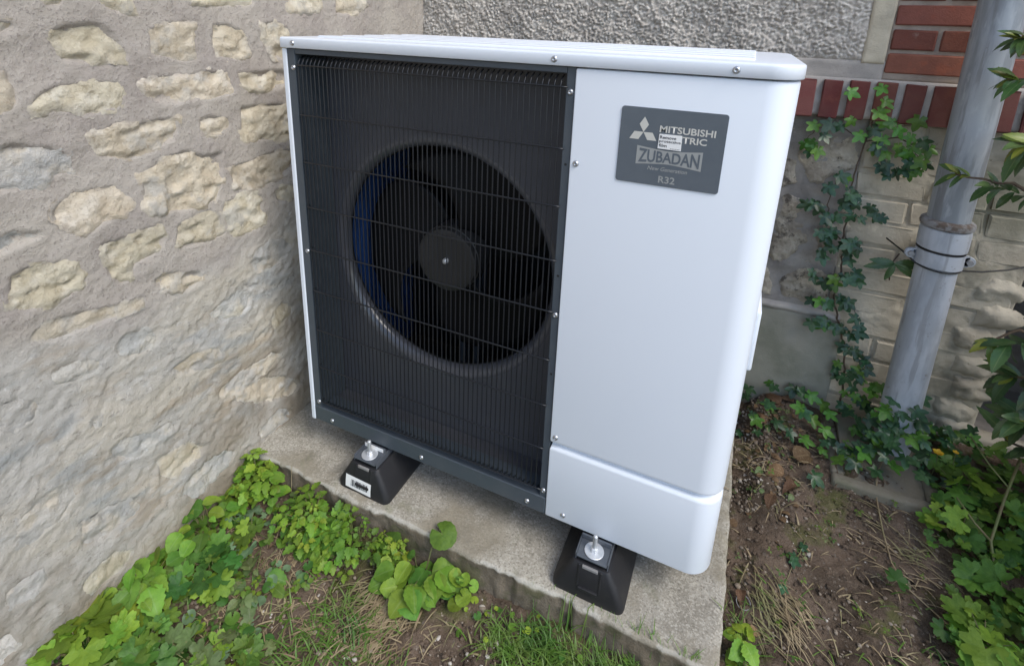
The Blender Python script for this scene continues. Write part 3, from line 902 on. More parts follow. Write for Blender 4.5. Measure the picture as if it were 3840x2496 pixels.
# pebbledash: every pebble is real relief
xs = np.arange(-0.172, 1.2562, 0.0028)
zz = np.concatenate([np.arange(1.112, 1.335, 0.0028), np.linspace(1.345, 3.4, 60)])
A, B = np.meshgrid(xs, zz, indexing='ij')
f = 112
wx, wzz = A * f + 0.8 * fbm(A * 22, B * 22, 0, 2, 3), B * f + 0.8 * fbm(A * 22, B * 22, 5, 2, 4)
w1 = worley(wx, wzz, 4)
w2 = worley(A * 150 + 3, B * 150 + 9, 8)
hb = (0.0060 + 0.0040 * vnoise(wx * .7, wzz * .7, 0, 55)) * np.clip(1 - (w1 / 0.62) ** 2, 0, 1) ** 0.8 + 0.0022 * np.clip(1 - w2 / 0.7, 0, 1) + 0.004 * fbm(A * 14, B * 14, 0, 3, 6)
e = np.minimum(1.2562 - A, B - 1.112)
hb = hb * sstep(0, 0.02, e) - 0.004 * (1 - sstep(0, 0.012, e))
P = np.stack([A, YB - hb, B], -1)
P = np.concatenate([P, P[-1:] + [0, 0.05, 0]], 0)
P = np.concatenate([P[:, :1] + [0, 0.05, 0], P], 1)
add('pebbledash_panel', grid_mesh('pebbledash_panel', P, True), 'pebbledash', house)

sheet('cement_band', -0.172, 1.302, 1.064, 1.118, 0.853, 'cement_band', amp=0.003, freq=18, seed=2)
sheet('cream_strip', 1.246, 1.299, 1.112, 3.4, 0.851, 'cream_render', amp=0.003, freq=16, seed=3)
sheet('brick_mortar_bed', 1.299, 2.5, 1.070, 1.50, 0.8600, 'brick_mortar', amp=0.0025, freq=30, seed=4)
m = MB()
m.box(1.299, 5.0, 0.862, 0.91, 1.50, 3.4)
m.box(2.5, 5.0, 0.862, 0.91, -0.2, 1.50)
m.build('far_wall_face', 'red_brick', house)

def brick_mesh(w, h, d, seed, r=0.004, chip=0.0012):
    """one brick, front at y = 0, slightly out of true, edges eased"""
    rng = random.Random(seed)
    bm = bmesh.new()
    bmesh.ops.create_cube(bm, size=1)
    for v in bm.verts:
        v.co = Vector((v.co.x * w, v.co.y * d + d / 2, v.co.z * h))
    bmesh.ops.bevel(bm, geom=bm.edges[:], offset=r, segments=2, affect='EDGES', profile=0.5)
    for v in bm.verts:
        v.co += Vector([rng.uniform(-chip, chip) for _ in range(3)])
    me = bpy.data.meshes.new('brick')
    bm.to_mesh(me)
    bm.free()
    return me

STRETCH = [brick_mesh(0.212, 0.0515, 0.05, s) for s in (1, 2, 3)]
HEADER = [brick_mesh(0.097, 0.0515, 0.05, s) for s in (4, 5, 6)]
ROWLOCK = [brick_mesh(0.0475, 0.106, 0.07, s, 0.004, 0.0018) for s in (7, 8, 9, 10)]
rng = random.Random(5)
for c in range(7):
    z = 1.115 + c * 0.0622
    x = 1.3045
    k = c
    while x < 2.45:
        if c % 2 == 0 or x > 1.35:
            me, w = rng.choice(STRETCH), 0.212
        else:
            me, w = rng.choice(HEADER), 0.097
        add('brick', me, 'red_brick', house, (x + w / 2, 0.8545 + rng.uniform(-.0012, .0012), z + rng.uniform(-.0008, .0008)), (0, rng.uniform(-.004, .004), rng.uniform(-.006, .006)))
        x += w + 0.0105

sheet('rowlock_mortar_bed', -0.172, 2.5, 0.962, 1.070, 0.8415, 'cement_band', amp=0.0030, freq=30, seed=5)
x = -0.168
while x < 2.45:
    add('brick', rng.choice(ROWLOCK), 'dull_brick', house, (x + 0.0238, 0.831 + rng.uniform(-.002, .002), 1.0115 + rng.uniform(-.002, .002)), (0, rng.uniform(-.02, .02), rng.uniform(-.015, .015)))
    x += 0.0635

# rubble below the brick course
sheet('rubble_mortar_bed', -0.172, 1.301, 0.330, 0.965, 0.8725, 'rubble_mortar', amp=0.006, freq=12, seed=7)
extra = []
r2 = random.Random(8)
for zc in (0.43, 0.56, 0.69, 0.83):
    xx = -0.10
    while xx < 1.0:
        w, h = r2.uniform(.07, .12), r2.uniform(.04, .052)
        extra.append([(xx + w * math.cos(a) * r2.uniform(.85, 1.1) + w, zc + h * math.sin(a) * r2.uniform(.85, 1.15)) for a in np.linspace(0, 2 * math.pi, 10)[:-1]])
        xx += 2 * w + 0.03
for k, poly in enumerate(RUB + extra):
    a = sum(poly[i][0] * poly[(i + 1) % len(poly)][1] - poly[(i + 1) % len(poly)][0] * poly[i][1] for i in range(len(poly)))
    if a < 0:
        poly = poly[::-1]
    V, F = stone_mesh(poly, 300 + k, 0.009, None, 'y', step=0.0065, rough=0.9)
    add('stone', mesh_from('stone', V, F, True), 'rubble_stone', house)

# limewashed brickwork behind the downpipe
sheet('limewash_bed', 1.301, 1.733, -0.15, 0.963, 0.8760, 'cream_brick', amp=0.006, freq=11, seed=9)
sheet('limewash_bed', 1.733, 2.5, 0.585, 0.963, 0.8760, 'cream_brick', amp=0.006, freq=11, seed=10)
sheet('limewash_bed', 2.05, 2.5, -0.15, 0.585, 0.8760, 'cream_brick', amp=0.006, freq=11, seed=11)
sheet('limewash_bed', 1.733, 2.05, -0.15, 0.042, 0.8760, 'cream_brick', amp=0.006, freq=11, seed=12)
CB = [brick_mesh(w_, 0.063, 0.03, 20 + i, 0.005, 0.0022) for i, w_ in enumerate((0.205, 0.13, 0.165))]
CW = (0.205, 0.13, 0.165)
for c in range(13):
    z = 0.921 - c * 0.0735
    if z < 0.02:
        break
    x = 1.306 + (0.0 if c % 2 else -0.004)
    first = True
    while x < 2.3:
        i = rng.randrange(3)
        w = CW[i]
        if x < 1.733 - w or (z > 0.62 and x < 2.3):
            add('brick', CB[i], 'cream_brick', house, (x + w / 2, 0.8715 + rng.uniform(-.002, .003), z + rng.uniform(-.002, .002)), (0, rng.uniform(-.012, .012), rng.uniform(-.02, .02)))
        x += w + 0.010
# ragged end stones of the brickwork beside the dark opening
for k, z in enumerate((0.52, 0.44, 0.36, 0.28, 0.20, 0.12, 0.06)):
    xr = 1.725 + 0.02 * math.sin(k * 2.1)
    poly = [(xr - .09, z - .036), (xr - .02, z - .038), (xr + .022, z - .015), (xr + .018, z + .02), (xr - .03, z + .037), (xr - .088, z + .034)]
    V, F = stone_mesh(poly, 400 + k, 0.016, None, 'y', step=0.009)
    add('stone', mesh_from('stone', V, F, True), 'cream_brick', house)

# concrete plinth at the foot of the rubble
sheet('plinth', -0.172, 1.352, -0.16, 0.334, 0.849, 'plinth_concrete', amp=0.003, freq=7, seed=14)
sheet('plinth_cap', -0.172, 1.337, 0.334, 0.352, 0.846, 'cement_band', amp=0.004, freq=14, seed=15)

# ------------------------------------------------------------------ the heat pump
W, D, ZB, XB, RC = 1.05, 0.48, 0.11, 0.696, 0.050
HT = 1.032
hp = thing('heat_pump', (0.525, 0.24, ZB), 'white heat pump outdoor unit with dark fan grille standing on the slab', 'heat pump')

def loft(path, zprof, closed=False, cap=False):
    """path = [(x, y, nx, ny)], zprof = [(z, inset)]"""
    n = len(path)
    V, F = [], []
    for z, ins in zprof:
        for x, y, nx, ny in path:
            V.append((x - nx * ins, y - ny * ins, z))
    m_ = n if closed else n - 1
    for k in range(len(zprof) - 1):
        for i in range(m_):
            F.append((k * n + i, k * n + (i + 1) % n, (k + 1) * n + (i + 1) % n, (k + 1) * n + i))
    if cap:
        F.append(tuple((len(zprof) - 1) * n + i for i in range(n)))
        F.append(tuple(range(n))[::-1])
    return V, F

def arc(cx, cy, r, a0, a1, n):
    return [(cx + r * math.cos(R(a0 + (a1 - a0) * i / n)), cy + r * math.sin(R(a0 + (a1 - a0) * i / n)),
             math.cos(R(a0 + (a1 - a0) * i / n)), math.sin(R(a0 + (a1 - a0) * i / n))) for i in range(n + 1)]

def smooth_build(name, V, F, material, parent, ang=0.5):
    m = MB()
    m.add(V, F)
    return m.build(name, material, parent, autos=ang)

panel_path = ([(XB, 0.04, -1, 0), (XB, 0.0035, -1, 0)] + arc(XB + 0.003, 0.003, 0.003, 180, 270, 3)
              + arc(W - RC, RC, RC, 270, 360, 14) + [(W, D - 0.03, 1, 0)] + arc(W - 0.012, D - 0.012, 0.012, 0, 90, 4))
z0, z1 = ZB + 0.2035, ZB + 1.006
V, F = loft(panel_path, [(z0 + 0.001, .016), (z0, .006), (z0 + .0015, .0022), (z0 + .005, .0003), (z0 + .008, 0), (z1 - .004, 0), (z1 - .001, .001), (z1, .004), (z1, .016)])
smooth_build('front_panel', V, F, 'white_paint', hp)
V, F = loft(panel_path, [(ZB, .016), (ZB, .003), (ZB + .001, .001), (ZB + .004, 0), (ZB + .183, 0), (ZB + .1865, .0006), (ZB + .1895, .0022), (ZB + .1920, .0052), (ZB + .1932, .0100), (ZB + .1936, .018)])
smooth_build('service_cover', V, F, 'white_paint', hp)
V, F = loft([(x - nx * .0125, y - ny * .0125, nx, ny) for x, y, nx, ny in panel_path[5:]], [(ZB + .15, 0), (ZB + .26, 0)])
smooth_build('gap_backing', V, F, 'white_paint', hp)

# lid with raised ribs
lid_path = (arc(-0.002 + 0.012, D - 0.01, 0.012, 90, 180, 4) + arc(0.004, -0.004 + 0.006, 0.006, 180, 270, 4)
            + arc(W - RC + 0.002, RC - 0.002, RC + 0.002, 270, 360, 14) + arc(W + 0.002 - 0.05, D - 0.05 + 0.002, 0.05, 0, 90, 8))
zl = ZB + 1.0085
V, F = loft(lid_path, [(zl, .006), (zl, .0012), (zl + .0012, 0), (zl + .0185, 0), (zl + .0215, .0008), (zl + .0230, .0026), (zl + .0236, .006)], closed=True, cap=True)
lid = smooth_build('top_lid', V, F, 'white_paint', hp, 0.9)
for i in range(5):
    m = MB()
    y0 = 0.062 + i * 0.083
    m.box(0.05, 0.980, y0, y0 + 0.050, zl + .020, zl + .0275)
    m.build('rib', 'white_paint', lid, bevel=0.0035, seg=3, autos=0.9)

m = MB()
m.box(0, 0.0135, 0.0, D, ZB - 0.002, ZB + 1.007)
m.build('side_panel', 'white_paint', hp, bevel=0.003, seg=3)
m = MB()
m.box(0.014, 0.694, 0.445, 0.475, ZB + .03, ZB + 1.0)
m.box(0.684, 0.694, 0.05, 0.45, ZB + .03, ZB + 1.0)
m.box(0.0136, 0.0160, 0.11, 0.45, ZB + .03, ZB + 1.0)
m.box(0.70, 1.035, 0.470, 0.478, ZB + .002, ZB + 1.0)
m.box(0.0145, 0.985, 0.065, 0.47, ZB + .001, ZB + .02)
m.build('cabinet', 'inner_black', hp)

# dark frame round the fan opening: bands, then the recess behind them
FI0, FI1, FT, FB = 0.036, 0.679, 0.996, 0.046
m = MB()
m.box(0.0137, FI0, 0.002, 0.104, ZB + .0, ZB + 1.0075)
m.box(FI1, XB - .0006, 0.004, 0.104, ZB + .0, ZB + 1.0075)
m.box(FI0, FI1, 0.003, 0.104, ZB + FT, ZB + 1.0074)
frame = m.build('grille_frame', 'dark_frame_paint', hp, bevel=0.0012, seg=2)
m = MB()
m.box(0.0138, XB - .0008, 0.0005, 0.058, ZB + 0.0005, ZB + FB)
m.build('bottom_rail', 'dark_frame_paint', frame, bevel=0.0025, seg=3)

# shroud plate with the round mouth
CX, CZ, RO = 0.349, ZB + 0.508, 0.3125
m = MB()
n = 120
V, F = [], []
x0, x1, zz0, zz1 = FI0 - .001, FI1 + .001, ZB + .02, ZB + 1.0
for i in range(n):
    a = 2 * math.pi * i / n
    c, s = math.cos(a), math.sin(a)
    V.append((CX + RO * c, 0.105, CZ + RO * s))
    t = min(((x1 - CX) if c > 0 else (x0 - CX)) / c if abs(c) > 1e-6 else 9, ((zz1 - CZ) if s > 0 else (zz0 - CZ)) / s if abs(s) > 1e-6 else 9)
    V.append((CX + t * c, 0.105, CZ + t * s))
for i in range(n):
    j = (i + 1) % n
    F.append((2 * i, 2 * i + 1, 2 * j + 1, 2 * j))
m.add(V, F)
m.box(FI0, FI1, 0.058, 0.104, ZB + .028, ZB + .036)
m.build('shroud_plate', 'shroud_plastic', hp)
m = MB()
prof = [(.3140, .1046), (.3130, .1046)] + [(.313 - .025 * math.sin(R(a)), .1046 + .024 * (1 - math.cos(R(a)))) for a in range(8, 91, 8)] + [(.288, .130)]
m.lathe(prof, (CX, 0, CZ), 'y', 120)
bell = m.build('bell_mouth', 'ring_plastic', hp, autos=1.2)
m = MB()
m.lathe([(.2881, .130), (.2880, .136), (.2900, .137), (.3140, .134), (.3145, .110)], (CX, 0, CZ), 'y', 96)
m.build('duct', 'inner_black', bell, autos=1.2)

# fan
HX, HZ = 0.353, ZB + 0.503
m = MB()
m.lathe([(.0001, .1385), (.012, .1382), (.060, .1362), (.077, .1358), (.0815, .1372), (.083, .1405), (.083, .152), (.0855, .153), (.0855, .215), (.04, .22)], (HX, 0, HZ), 'y', 56)
hub = m.build('fan_hub', 'fan_plastic', hp, autos=0.7)
m = MB()
m.lathe([(.0001, .127), (.005, .1275), (.0072, .130), (.0072, .139)], (HX, 0, HZ), 'y', 16)
m.build('hub_bolt', 'steel', hub, autos=0.8)
for b in range(3):
    a0 = R(-118 + 120 * b)
    P = []
    for i in range(15):
        u = i / 14
        row = []
        rr = 0.080 + 0.196 * u
        for j in range(17):
            w_ = j / 16
            span = R(78 + 22 * u)
            a = a0 + R(24) * u * u + span * w_ - R(6)
            rj = rr - (0.020 * u * (2 * w_ - 1) ** 4)
            y_ = 0.160 + 0.060 * (1 - w_) - 0.012 * u + 0.010 * math.sin(math.pi * w_)
            row.append((HX + rj * math.cos(a), y_, HZ + rj * math.sin(a)))
        P.append(row)
    P = np.array(P)
    me = grid_mesh('fan_blade', P, True)
    o = add('fan_blade', me, 'blade_plastic', hp)
    md = o.modifiers.new('thickness', 'SOLIDIFY')
    md.thickness = 0.0035
m = MB()
m.box(0.33, 0.345, 0.26, 0.30, ZB + .03, ZB + 1.0)
m.box(0.375, 0.39, 0.26, 0.30, ZB + .03, ZB + 1.0)
m.box(0.32, 0.41, 0.235, 0.262, ZB + .615, ZB + .64)
m.box(0.335, 0.365, 0.225, 0.236, ZB + .650, ZB + .675)
m.lathe([(.001, .225), (.06, .225), (.062, .235), (.062, .30), (.001, .31)], (HX, 0, HZ), 'y', 28)
m.build('motor_mount', 'dark_frame_paint', hp)
# blue finned coil that wraps round the left and the back
m = MB()
m.box(0.0175, 0.050, 0.125, 0.435, ZB + .035, ZB + .995)
coil = m.build('coil', 'blue_fin', hp)
m = MB()
for i in range(38):
    y_ = 0.128 + i * 0.0075
    m.box(0.050, 0.0535, y_, y_ + .002, ZB + .04, ZB + .99)
m.build('coil_fins', 'blue_fin', coil)

# grille wires, one by one
WR = 0.00145
m = MB()
m.tube([(0, .024, ZB + .052), (0, .010, ZB + .056), (0, .0015, ZB + .066), (0, 0, ZB + .075), (0, 0, ZB + .970), (0, .0015, ZB + .977), (0, .008, ZB + .986), (0, .020, ZB + .991)], WR, 6)
vw = shared_mesh(m, 'wire_upright', True)
m = MB()
m.tube([(0.041, .012, 0), (0.044, .001, 0), (0.048, -.0012, 0), (0.672, -.0012, 0), (0.684, -.0008, 0)], 0.0017, 6)
hw = shared_mesh(m, 'wire_cross', True)
for i in range(54):
    add('wire', vw, 'black_wire', frame, (0.0465 + i * 0.01175, 0.0, 0))
for k in range(9):
    add('wire', hw, 'black_wire', frame, (0, -0.0018, ZB + 0.972 - k * 0.1128))

# screws
m = MB()
m.lathe([(.0062, .0012), (.0062, .0002), (.0058, -.0002), (.0052, -.0018), (.0038, -.0030), (.0022, -.0031), (.0016, -.0012), (.0001, -.0010)], (0, 0, 0), 'y', 14)
scr = shared_mesh(m, 'screw', True)
for x_, z_, y_ in [(.038, 1.0195, -.004), (.656, 1.0195, -.004), (.955, 1.0195, -.004), (.030, .965, .002), (.6875, .963, .004), (.030, .512, .002), (.6875, .512, .004),
                   (.030, .062, .002), (.6875, .063, .004), (.074, .016, .0005), (.362, .017, .0005), (.651, .018, .0005), (.708, .834, 0), (.708, .220, 0), (.738, .019, 0)]:
    add('screw', scr, 'screw_steel', hp, (x_, y_ - .0002, ZB + z_), (0, (x_ * 37) % 1.5, 0))
m = MB()
m.lathe([(.0001, 0), (.0026, 0)], (0, 0, 0), 'y', 10)
hole = shared_mesh(m, 'screw_hole')
for z_ in (.829, .60, .372):
    add('screw_hole', hole, 'inner_black', frame, (.6875, .0036, ZB + z_))

# handle moulding on the right-hand side
m = MB()
m.box(W - .002, W + .0215, 0.215, 0.335, 0.478, 0.625)
m.build('side_handle', 'white_paint', hp, bevel=0.006, seg=3, autos=0.8)

# name plate
def text_mesh(txt, x0, x1, z0, z1, warp=None, shear=0.0, bold=0.0):
    cu = bpy.data.curves.new('lettering', 'FONT')
    cu.body = txt
    cu.size = 1.0
    cu.shear = shear
    cu.offset = bold
    cu.resolution_u = 3
    ob = bpy.data.objects.new('lettering', cu)
    COL.objects.link(ob)
    dg = bpy.context.evaluated_depsgraph_get()
    me = bpy.data.meshes.new_from_object(ob.evaluated_get(dg))
    bpy.data.objects.remove(ob)
    c = np.array([v.co[:] for v in me.vertices])
    lo, hi = c.min(0), c.max(0)
    u = (c[:, 0] - lo[0]) / (hi[0] - lo[0])
    v = (c[:, 1] - lo[1]) / (hi[1] - lo[1])
    if warp:
        x_, z_ = warp(u, v)
    else:
        x_, z_ = x0 + u * (x1 - x0), z0 + v * (z1 - z0)
    for i, vt in enumerate(me.vertices):
        vt.co = (x_[i], 0, z_[i])
    me.materials.clear()
    return me

m = MB()
px0, px1, pz0, pz1, pr = 0.7835, 0.9555, ZB + .8155, ZB + .9490, 0.005
pts = []
for cx_, cz_, a0 in ((px1 - pr, pz1 - pr, 0), (px0 + pr, pz1 - pr, 90), (px0 + pr, pz0 + pr, 180), (px1 - pr, pz0 + pr, 270)):
    for i in range(6):
        a = R(a0 + 18 * i)
        pts.append((cx_ + pr * math.cos(a), cz_ + pr * math.sin(a)))
nn = len(pts)
V = [(x, 0.001, z) for x, z in pts] + [(x, -.0014, z) for x, z in pts] + [(x * .998 + .002 * .8695, -.0018, z) for x, z in pts]
F = [(i, (i + 1) % nn, nn + (i + 1) % nn, nn + i) for i in range(nn)] + [(nn + i, nn + (i + 1) % nn, 2 * nn + (i + 1) % nn, 2 * nn + i) for i in range(nn)] + [tuple(2 * nn + i for i in range(nn))]
m.add(V, F)
plate = m.build('name_plate', 'name_plate', hp)
PY = -0.0022
add('lettering', text_mesh('MITSUBISHI', 0.8505, 0.9395, ZB + .9095, ZB + .9212, bold=0.022), 'plate_print', plate, (0, PY, 0))
add('lettering', text_mesh('ELECTRIC', 0.8505, 0.9275, ZB + .8945, ZB + .9060, bold=0.022), 'plate_print', plate, (0, PY, 0))
add('lettering', text_mesh('R32', 0.8575, 0.8850, ZB + .8215, ZB + .8340, bold=0.018), 'plate_print_dim', plate, (0, PY, 0))
add('lettering', text_mesh('New Generation', 0.837, 0.903, ZB + .8425, ZB + .8495, shear=0.25, bold=0.01), 'plate_print_dim', plate, (0, PY, 0))
# three-diamond emblem
m = MB()
ex, ez = 0.8240, ZB + .9070
for k in range(3):
    a = R(90 + 120 * k)
    L_, hw_ = 0.0265, 0.0078
    d_ = Vector((math.cos(a), math.sin(a)))
    p_ = Vector((-d_.y, d_.x))
    q = [Vector((0, 0)), d_ * L_ / 2 + p_ * hw_, d_ * L_, d_ * L_ / 2 - p_ * hw_]
    m.add([(ex + v.x, PY, ez + v.y) for v in q], [(0, 1, 2, 3)])
m.build('emblem', 'plate_print', plate)

def bow(u, e=0.0):
    """half height of the banner"""
    return (0.0115 + 0.0050 * (2 * abs(u - 0.5)) ** 1.3) * (1 - e)

m = MB()
V, F = [], []
zc = ZB + .8668
for i in range(25):
    u = i / 24
    V += [(0.816 + .108 * u, PY, zc - bow(u)), (0.816 + .108 * u, PY, zc + bow(u))]
    if i:
        F.append((2 * i - 2, 2 * i, 2 * i + 1, 2 * i - 1))
m.add(V, F)
m.build('banner', 'plate_print_dim', plate)

def wz_(u, v):
    uu = 0.035 + 0.93 * u
    h = np.array([bow(a, 0.20) for a in uu])
    return 0.816 + .108 * uu, zc + (2 * v - 1) * h

add('lettering', text_mesh('ZUBADAN', 0, 1, 0, 1, warp=wz_, bold=0.022), 'name_plate', plate, (0, PY - .0004, 0))
# white protective-film sticker
m = MB()
q = [(.8510, ZB + .9068), (.8880, ZB + .9072), (.8885, ZB + .8812), (.8503, ZB + .8818)]
m.add([(x, PY - .0008, z) for x, z in q] + [(x, PY + .0003, z) for x, z in q], [(0, 1, 2, 3), (0, 4, 5, 1), (1, 5, 6, 2), (2, 6, 7, 3), (3, 7, 4, 0)])
stk = m.build('film_sticker', 'sticker_white', hp)
for t_, a, b, c_, d_ in (('Remove', .8525, .8790, .8990, .9045), ('protective', .8520, .8870, .8915, .8972), ('film', .8520, .8650, .8850, .8905)):
    add('lettering', text_mesh(t_, a, b, ZB + c_, ZB + d_, bold=0.015), 'print_black', stk, (0, PY - .0011, 0))
m = MB()
for i in range(6):
    m.add([(.871 + i * .0027, PY - .0011, ZB + .8830), (.8728 + i * .0027, PY - .0011, ZB + .8830), (.8728 + i * .0027, PY - .0011, ZB + .8838), (.871 + i * .0027, PY - .0011, ZB + .8838)], [(0, 1, 2, 3)])
m.build('fine_print', 'print_black', stk)

# mounting feet of the unit
for xc in (0.2205, 0.8205):
    m = MB()
    m.box(xc - .033, xc + .033, -.050, .49, .0935, .0975)
    m.box(xc - .033, xc + .033, -.006, -.002, .0976, .1098)
    m.box(xc - .036, xc - .0332, -.046, .48, .080, .100)
    m.box(xc + .0332, xc + .036, -.046, .48, .080, .100)
    mf = m.build('mounting_foot', 'bracket_grey', hp, bevel=0.0008, seg=1)
    if xc < 0.5:
        m = MB()
        m.box(xc - .030, xc + .028, -.0072, -.0062, .0985, .1085)
        m.build('foot_sticker', 'sticker_white', mf)

# ------------------------------------------------------------------ rubber feet under the unit
def rubber_foot(xc, label, barcode):
    t_ = thing('rubber_foot', (xc, 0.17, 0), label, 'rubber foot', 'rubber feet under the heat pump')
    def ring(hw_, y0, y1, z, r, nseg=5):
        o_ = []
        for cx_, cy_, a0 in ((xc + hw_ - r, y1 - r, 0), (xc - hw_ + r, y1 - r, 90), (xc - hw_ + r, y0 + r, 180), (xc + hw_ - r, y0 + r, 270)):
            for i in range(nseg + 1):
                a = R(a0 + 90 * i / nseg)
                o_.append((cx_ + r * math.cos(a), cy_ + r * math.sin(a), z))
        return o_
    rings = [ring(.079, -.064, .43, 0.0005, .016), ring(.0795, -.0645, .4305, .004, .016), ring(.079, -.064, .43, .016, .016), ring(.060, -.058, .42, .050, .014),
             ring(.044, -.053, .41, .078, .010), ring(.041, -.050, .407, .0825, .009), ring(.036, -.045, .40, .0835, .008)]
    n_ = len(rings[0])
    V_ = [v for r_ in rings for v in r_]
    F_ = [(k * n_ + i, k * n_ + (i + 1) % n_, (k + 1) * n_ + (i + 1) % n_, (k + 1) * n_ + i) for k in range(len(rings) - 1) for i in range(n_)]
    F_ += [tuple(range(n_))[::-1], tuple((len(rings) - 1) * n_ + i for i in range(n_))]
    m_ = MB()
    m_.add(V_, F_)
    body = m_.build('rubber_body', 'rubber', t_, autos=0.6)
    # front slot: two cheeks and a lip round a sunken pocket
    m_ = MB()
    for s in (-1, 1):
        m_.add([(xc + s * .021, -.0545, .080), (xc + s * .021, -.0625, .030), (xc + s * .026, -.0625, .030), (xc + s * .026, -.0545, .080),
                (xc + s * .021, -.048, .080), (xc + s * .021, -.056, .030), (xc + s * .028, -.056, .030), (xc + s * .028, -.048, .080)],
               [(0, 1, 2, 3), (0, 4, 5, 1), (3, 2, 6, 7), (1, 5, 6, 2), (0, 3, 7, 4)])
    m_.box(xc - .021, xc + .021, -.0660, -.056, .024, .031)
    m_.build('slot_rim', 'rubber', body, bevel=0.0015)
    m_ = MB()
    m_.box(xc - .017, xc + .017, -.0555, -.047, .074, .081)
    m_.build('channel_end', 'rusty_iron', body, bevel=0.001)
    m_ = MB()
    m_.lathe([(.0001, .0978), (.0205, .0978), (.0210, .0985), (.0210, .0998), (.0203, .1003), (.0001, .1004)], (xc, -.026, 0), 'z', 28)
    wsh = m_.build('washer', 'steel', t_, autos=0.6)
    m_ = MB()
    m_.lathe([(.0085, .1003), (.0085, .1085), (.0075, .1095), (.0001, .1095)], (xc, -.026, 0), 'z', 6)
    m_.build('nut', 'steel', t_, bevel=0.0006)
    m_ = MB()
    prof = [(.0048, .095)]
    z_ = .1095
    while z_ < .140:
        prof += [(.0049, z_), (.0043, z_ + .0007)]
        z_ += .0014
    prof += [(.0040, .1415), (.0001, .1420)]
    m_.lathe(prof, (xc, -.026, 0), 'z', 12)
    m_.build('stud', 'steel', t_, smooth=True)
    if barcode:
        # label on the sloping front face, with its bars
        def pt(u, v, off):
            z_ = .007 + v * .036
            y_ = -.0642 + (z_ - .016) * (.006 / .034) * (1 if z_ > .016 else 0)
            return (xc - .052 + .080 * u, y_ - off, z_)
        m_ = MB()
        m_.add([pt(u, v, .0012) for u, v in ((0, .08), (1, 0), (1, .5), (0, .55), (1, 1), (0, 1.05))], [(0, 1, 2, 3), (3, 2, 4, 5)])
        lb = m_.build('barcode_label', 'sticker_white', t_)
        m_ = MB()
        rr = random.Random(3)
        u = 0.22
        while u < 0.86:
            w_ = rr.choice((.014, .022, .034))
            for v0, v1 in ((.30, .5), (.5, .80)):
                m_.add([pt(u, v0, .0017), pt(u + w_, v0, .0017), pt(u + w_, v1, .0017), pt(u, v1, .0017)], [(0, 1, 2, 3)])
            u += w_ + rr.choice((.014, .020, .03))
        m_.build('bars', 'print_black', lb)
    return t_

rubber_foot(0.2205, 'black rubber foot with a white barcode label, under the fan grille', True)
rubber_foot(0.8205, 'plain black rubber foot without label, under the white front panel', False)

# ------------------------------------------------------------------ downpipe
def px_(z):
    return 1.4865 + (1.28 - z) * 0.0245
PYC = 0.762
dp = thing('downpipe', (px_(0), PYC, -0.02), 'grey metal downpipe with a ringed socket, fixed to the wall', 'downpipe')
def pl(prof, name, material, n=40, parent=None, autos=0.7):
    V_, F_ = [], []
    for r_, z in prof:
        for j in range(n):
            a = 2 * math.pi * j / n
            V_.append((px_(z) + r_ * math.cos(a), PYC + r_ * math.sin(a), z))
    for i in range(len(prof) - 1):
        for j in range(n):
            F_.append((i * n + j, i * n + (j + 1) % n, (i + 1) * n + (j + 1) % n, (i + 1) * n + j))
    m_ = MB()
    m_.add(V_, F_)
    return m_.build(name, material, parent or dp, autos=autos)
pl([(.0465, 3.3), (.0465, 2.0), (.0465, 1.3), (.0463, 1.0), (.0465, .86), (.0455, .722)], 'upper_pipe', 'zinc')
pl([(.046, .735), (.052, .733), (.0575, .729), (.0590, .722), (.0575, .715), (.052, .711), (.049, .710)], 'socket_ring', 'rusty_iron')
pl([(.049, .712), (.0545, .708), (.0555, .700), (.0550, .660), (.0545, .655), (.050, .652)], 'socket', 'painted_iron')
pl([(.050, .653), (.0535, .652), (.0535, .648), (.0495, .6475)], 'joint_gasket', 'cable')
cl = pl([(.0495, .648), (.0535, .6465), (.0535, .607), (.0495, .605)], 'clamp', 'painted_iron')
for s in (-1, 1):
    m = MB()
    m.lathe([(.0001, -.005), (.0128, -.005), (.0138, -.003), (.0138, .004), (.0128, .005), (.0001, .005)], (px_(.627) + s * .063, PYC - .004, .627), 'y', 20)
    m.box(px_(.627) + s * .048 - .006, px_(.627) + s * .06 + .002, PYC - .009, PYC + .001, .612, .642)
    m.build('clamp_ear', 'painted_iron', cl, autos=0.6)
    m = MB()
    m.lathe([(.0001, -.0125), (.0075, -.0125), (.0080, -.011), (.0080, -.004)], (px_(.627) + s * .063, PYC - .004, .627), 'y', 6)
    m.build('clamp_bolt', 'rusty_iron', cl)
m = MB()
m.box(px_(.627) - .012, px_(.627) + .012, PYC + .045, 0.88, .612, .642)
m.build('wall_bracket', 'rusty_iron', dp)
pl([(.0462, .612), (.0468, .55), (.0468, .30), (.0475, .16), (.0475, -.02)], 'lower_pipe', 'painted_iron')

# thin cable tied round the clamp and strung along the wall
m = MB()
pts = [(1.40, .846, .628), (1.43, .80, .615), (px_(.605) - .050, PYC - .02, .604)]
for i in range(9):
    a = R(200 + 140 * i / 8)
    pts.append((px_(.602) + .0515 * math.cos(a), PYC + .0515 * math.sin(a), .604 - .003 * math.sin(math.pi * i / 8)))
pts += [(1.60, .765, .603), (1.66, .79, .612), (1.73, .82, .632), (1.80, .84, .668), (1.95, .85, .70), (2.2, .855, .70)]
m.tube(pts, .0022, 6)
tag(m.build('cable', 'cable', None, smooth=True), 'thin black cable looped round the downpipe clamp and strung to the right', 'cable')

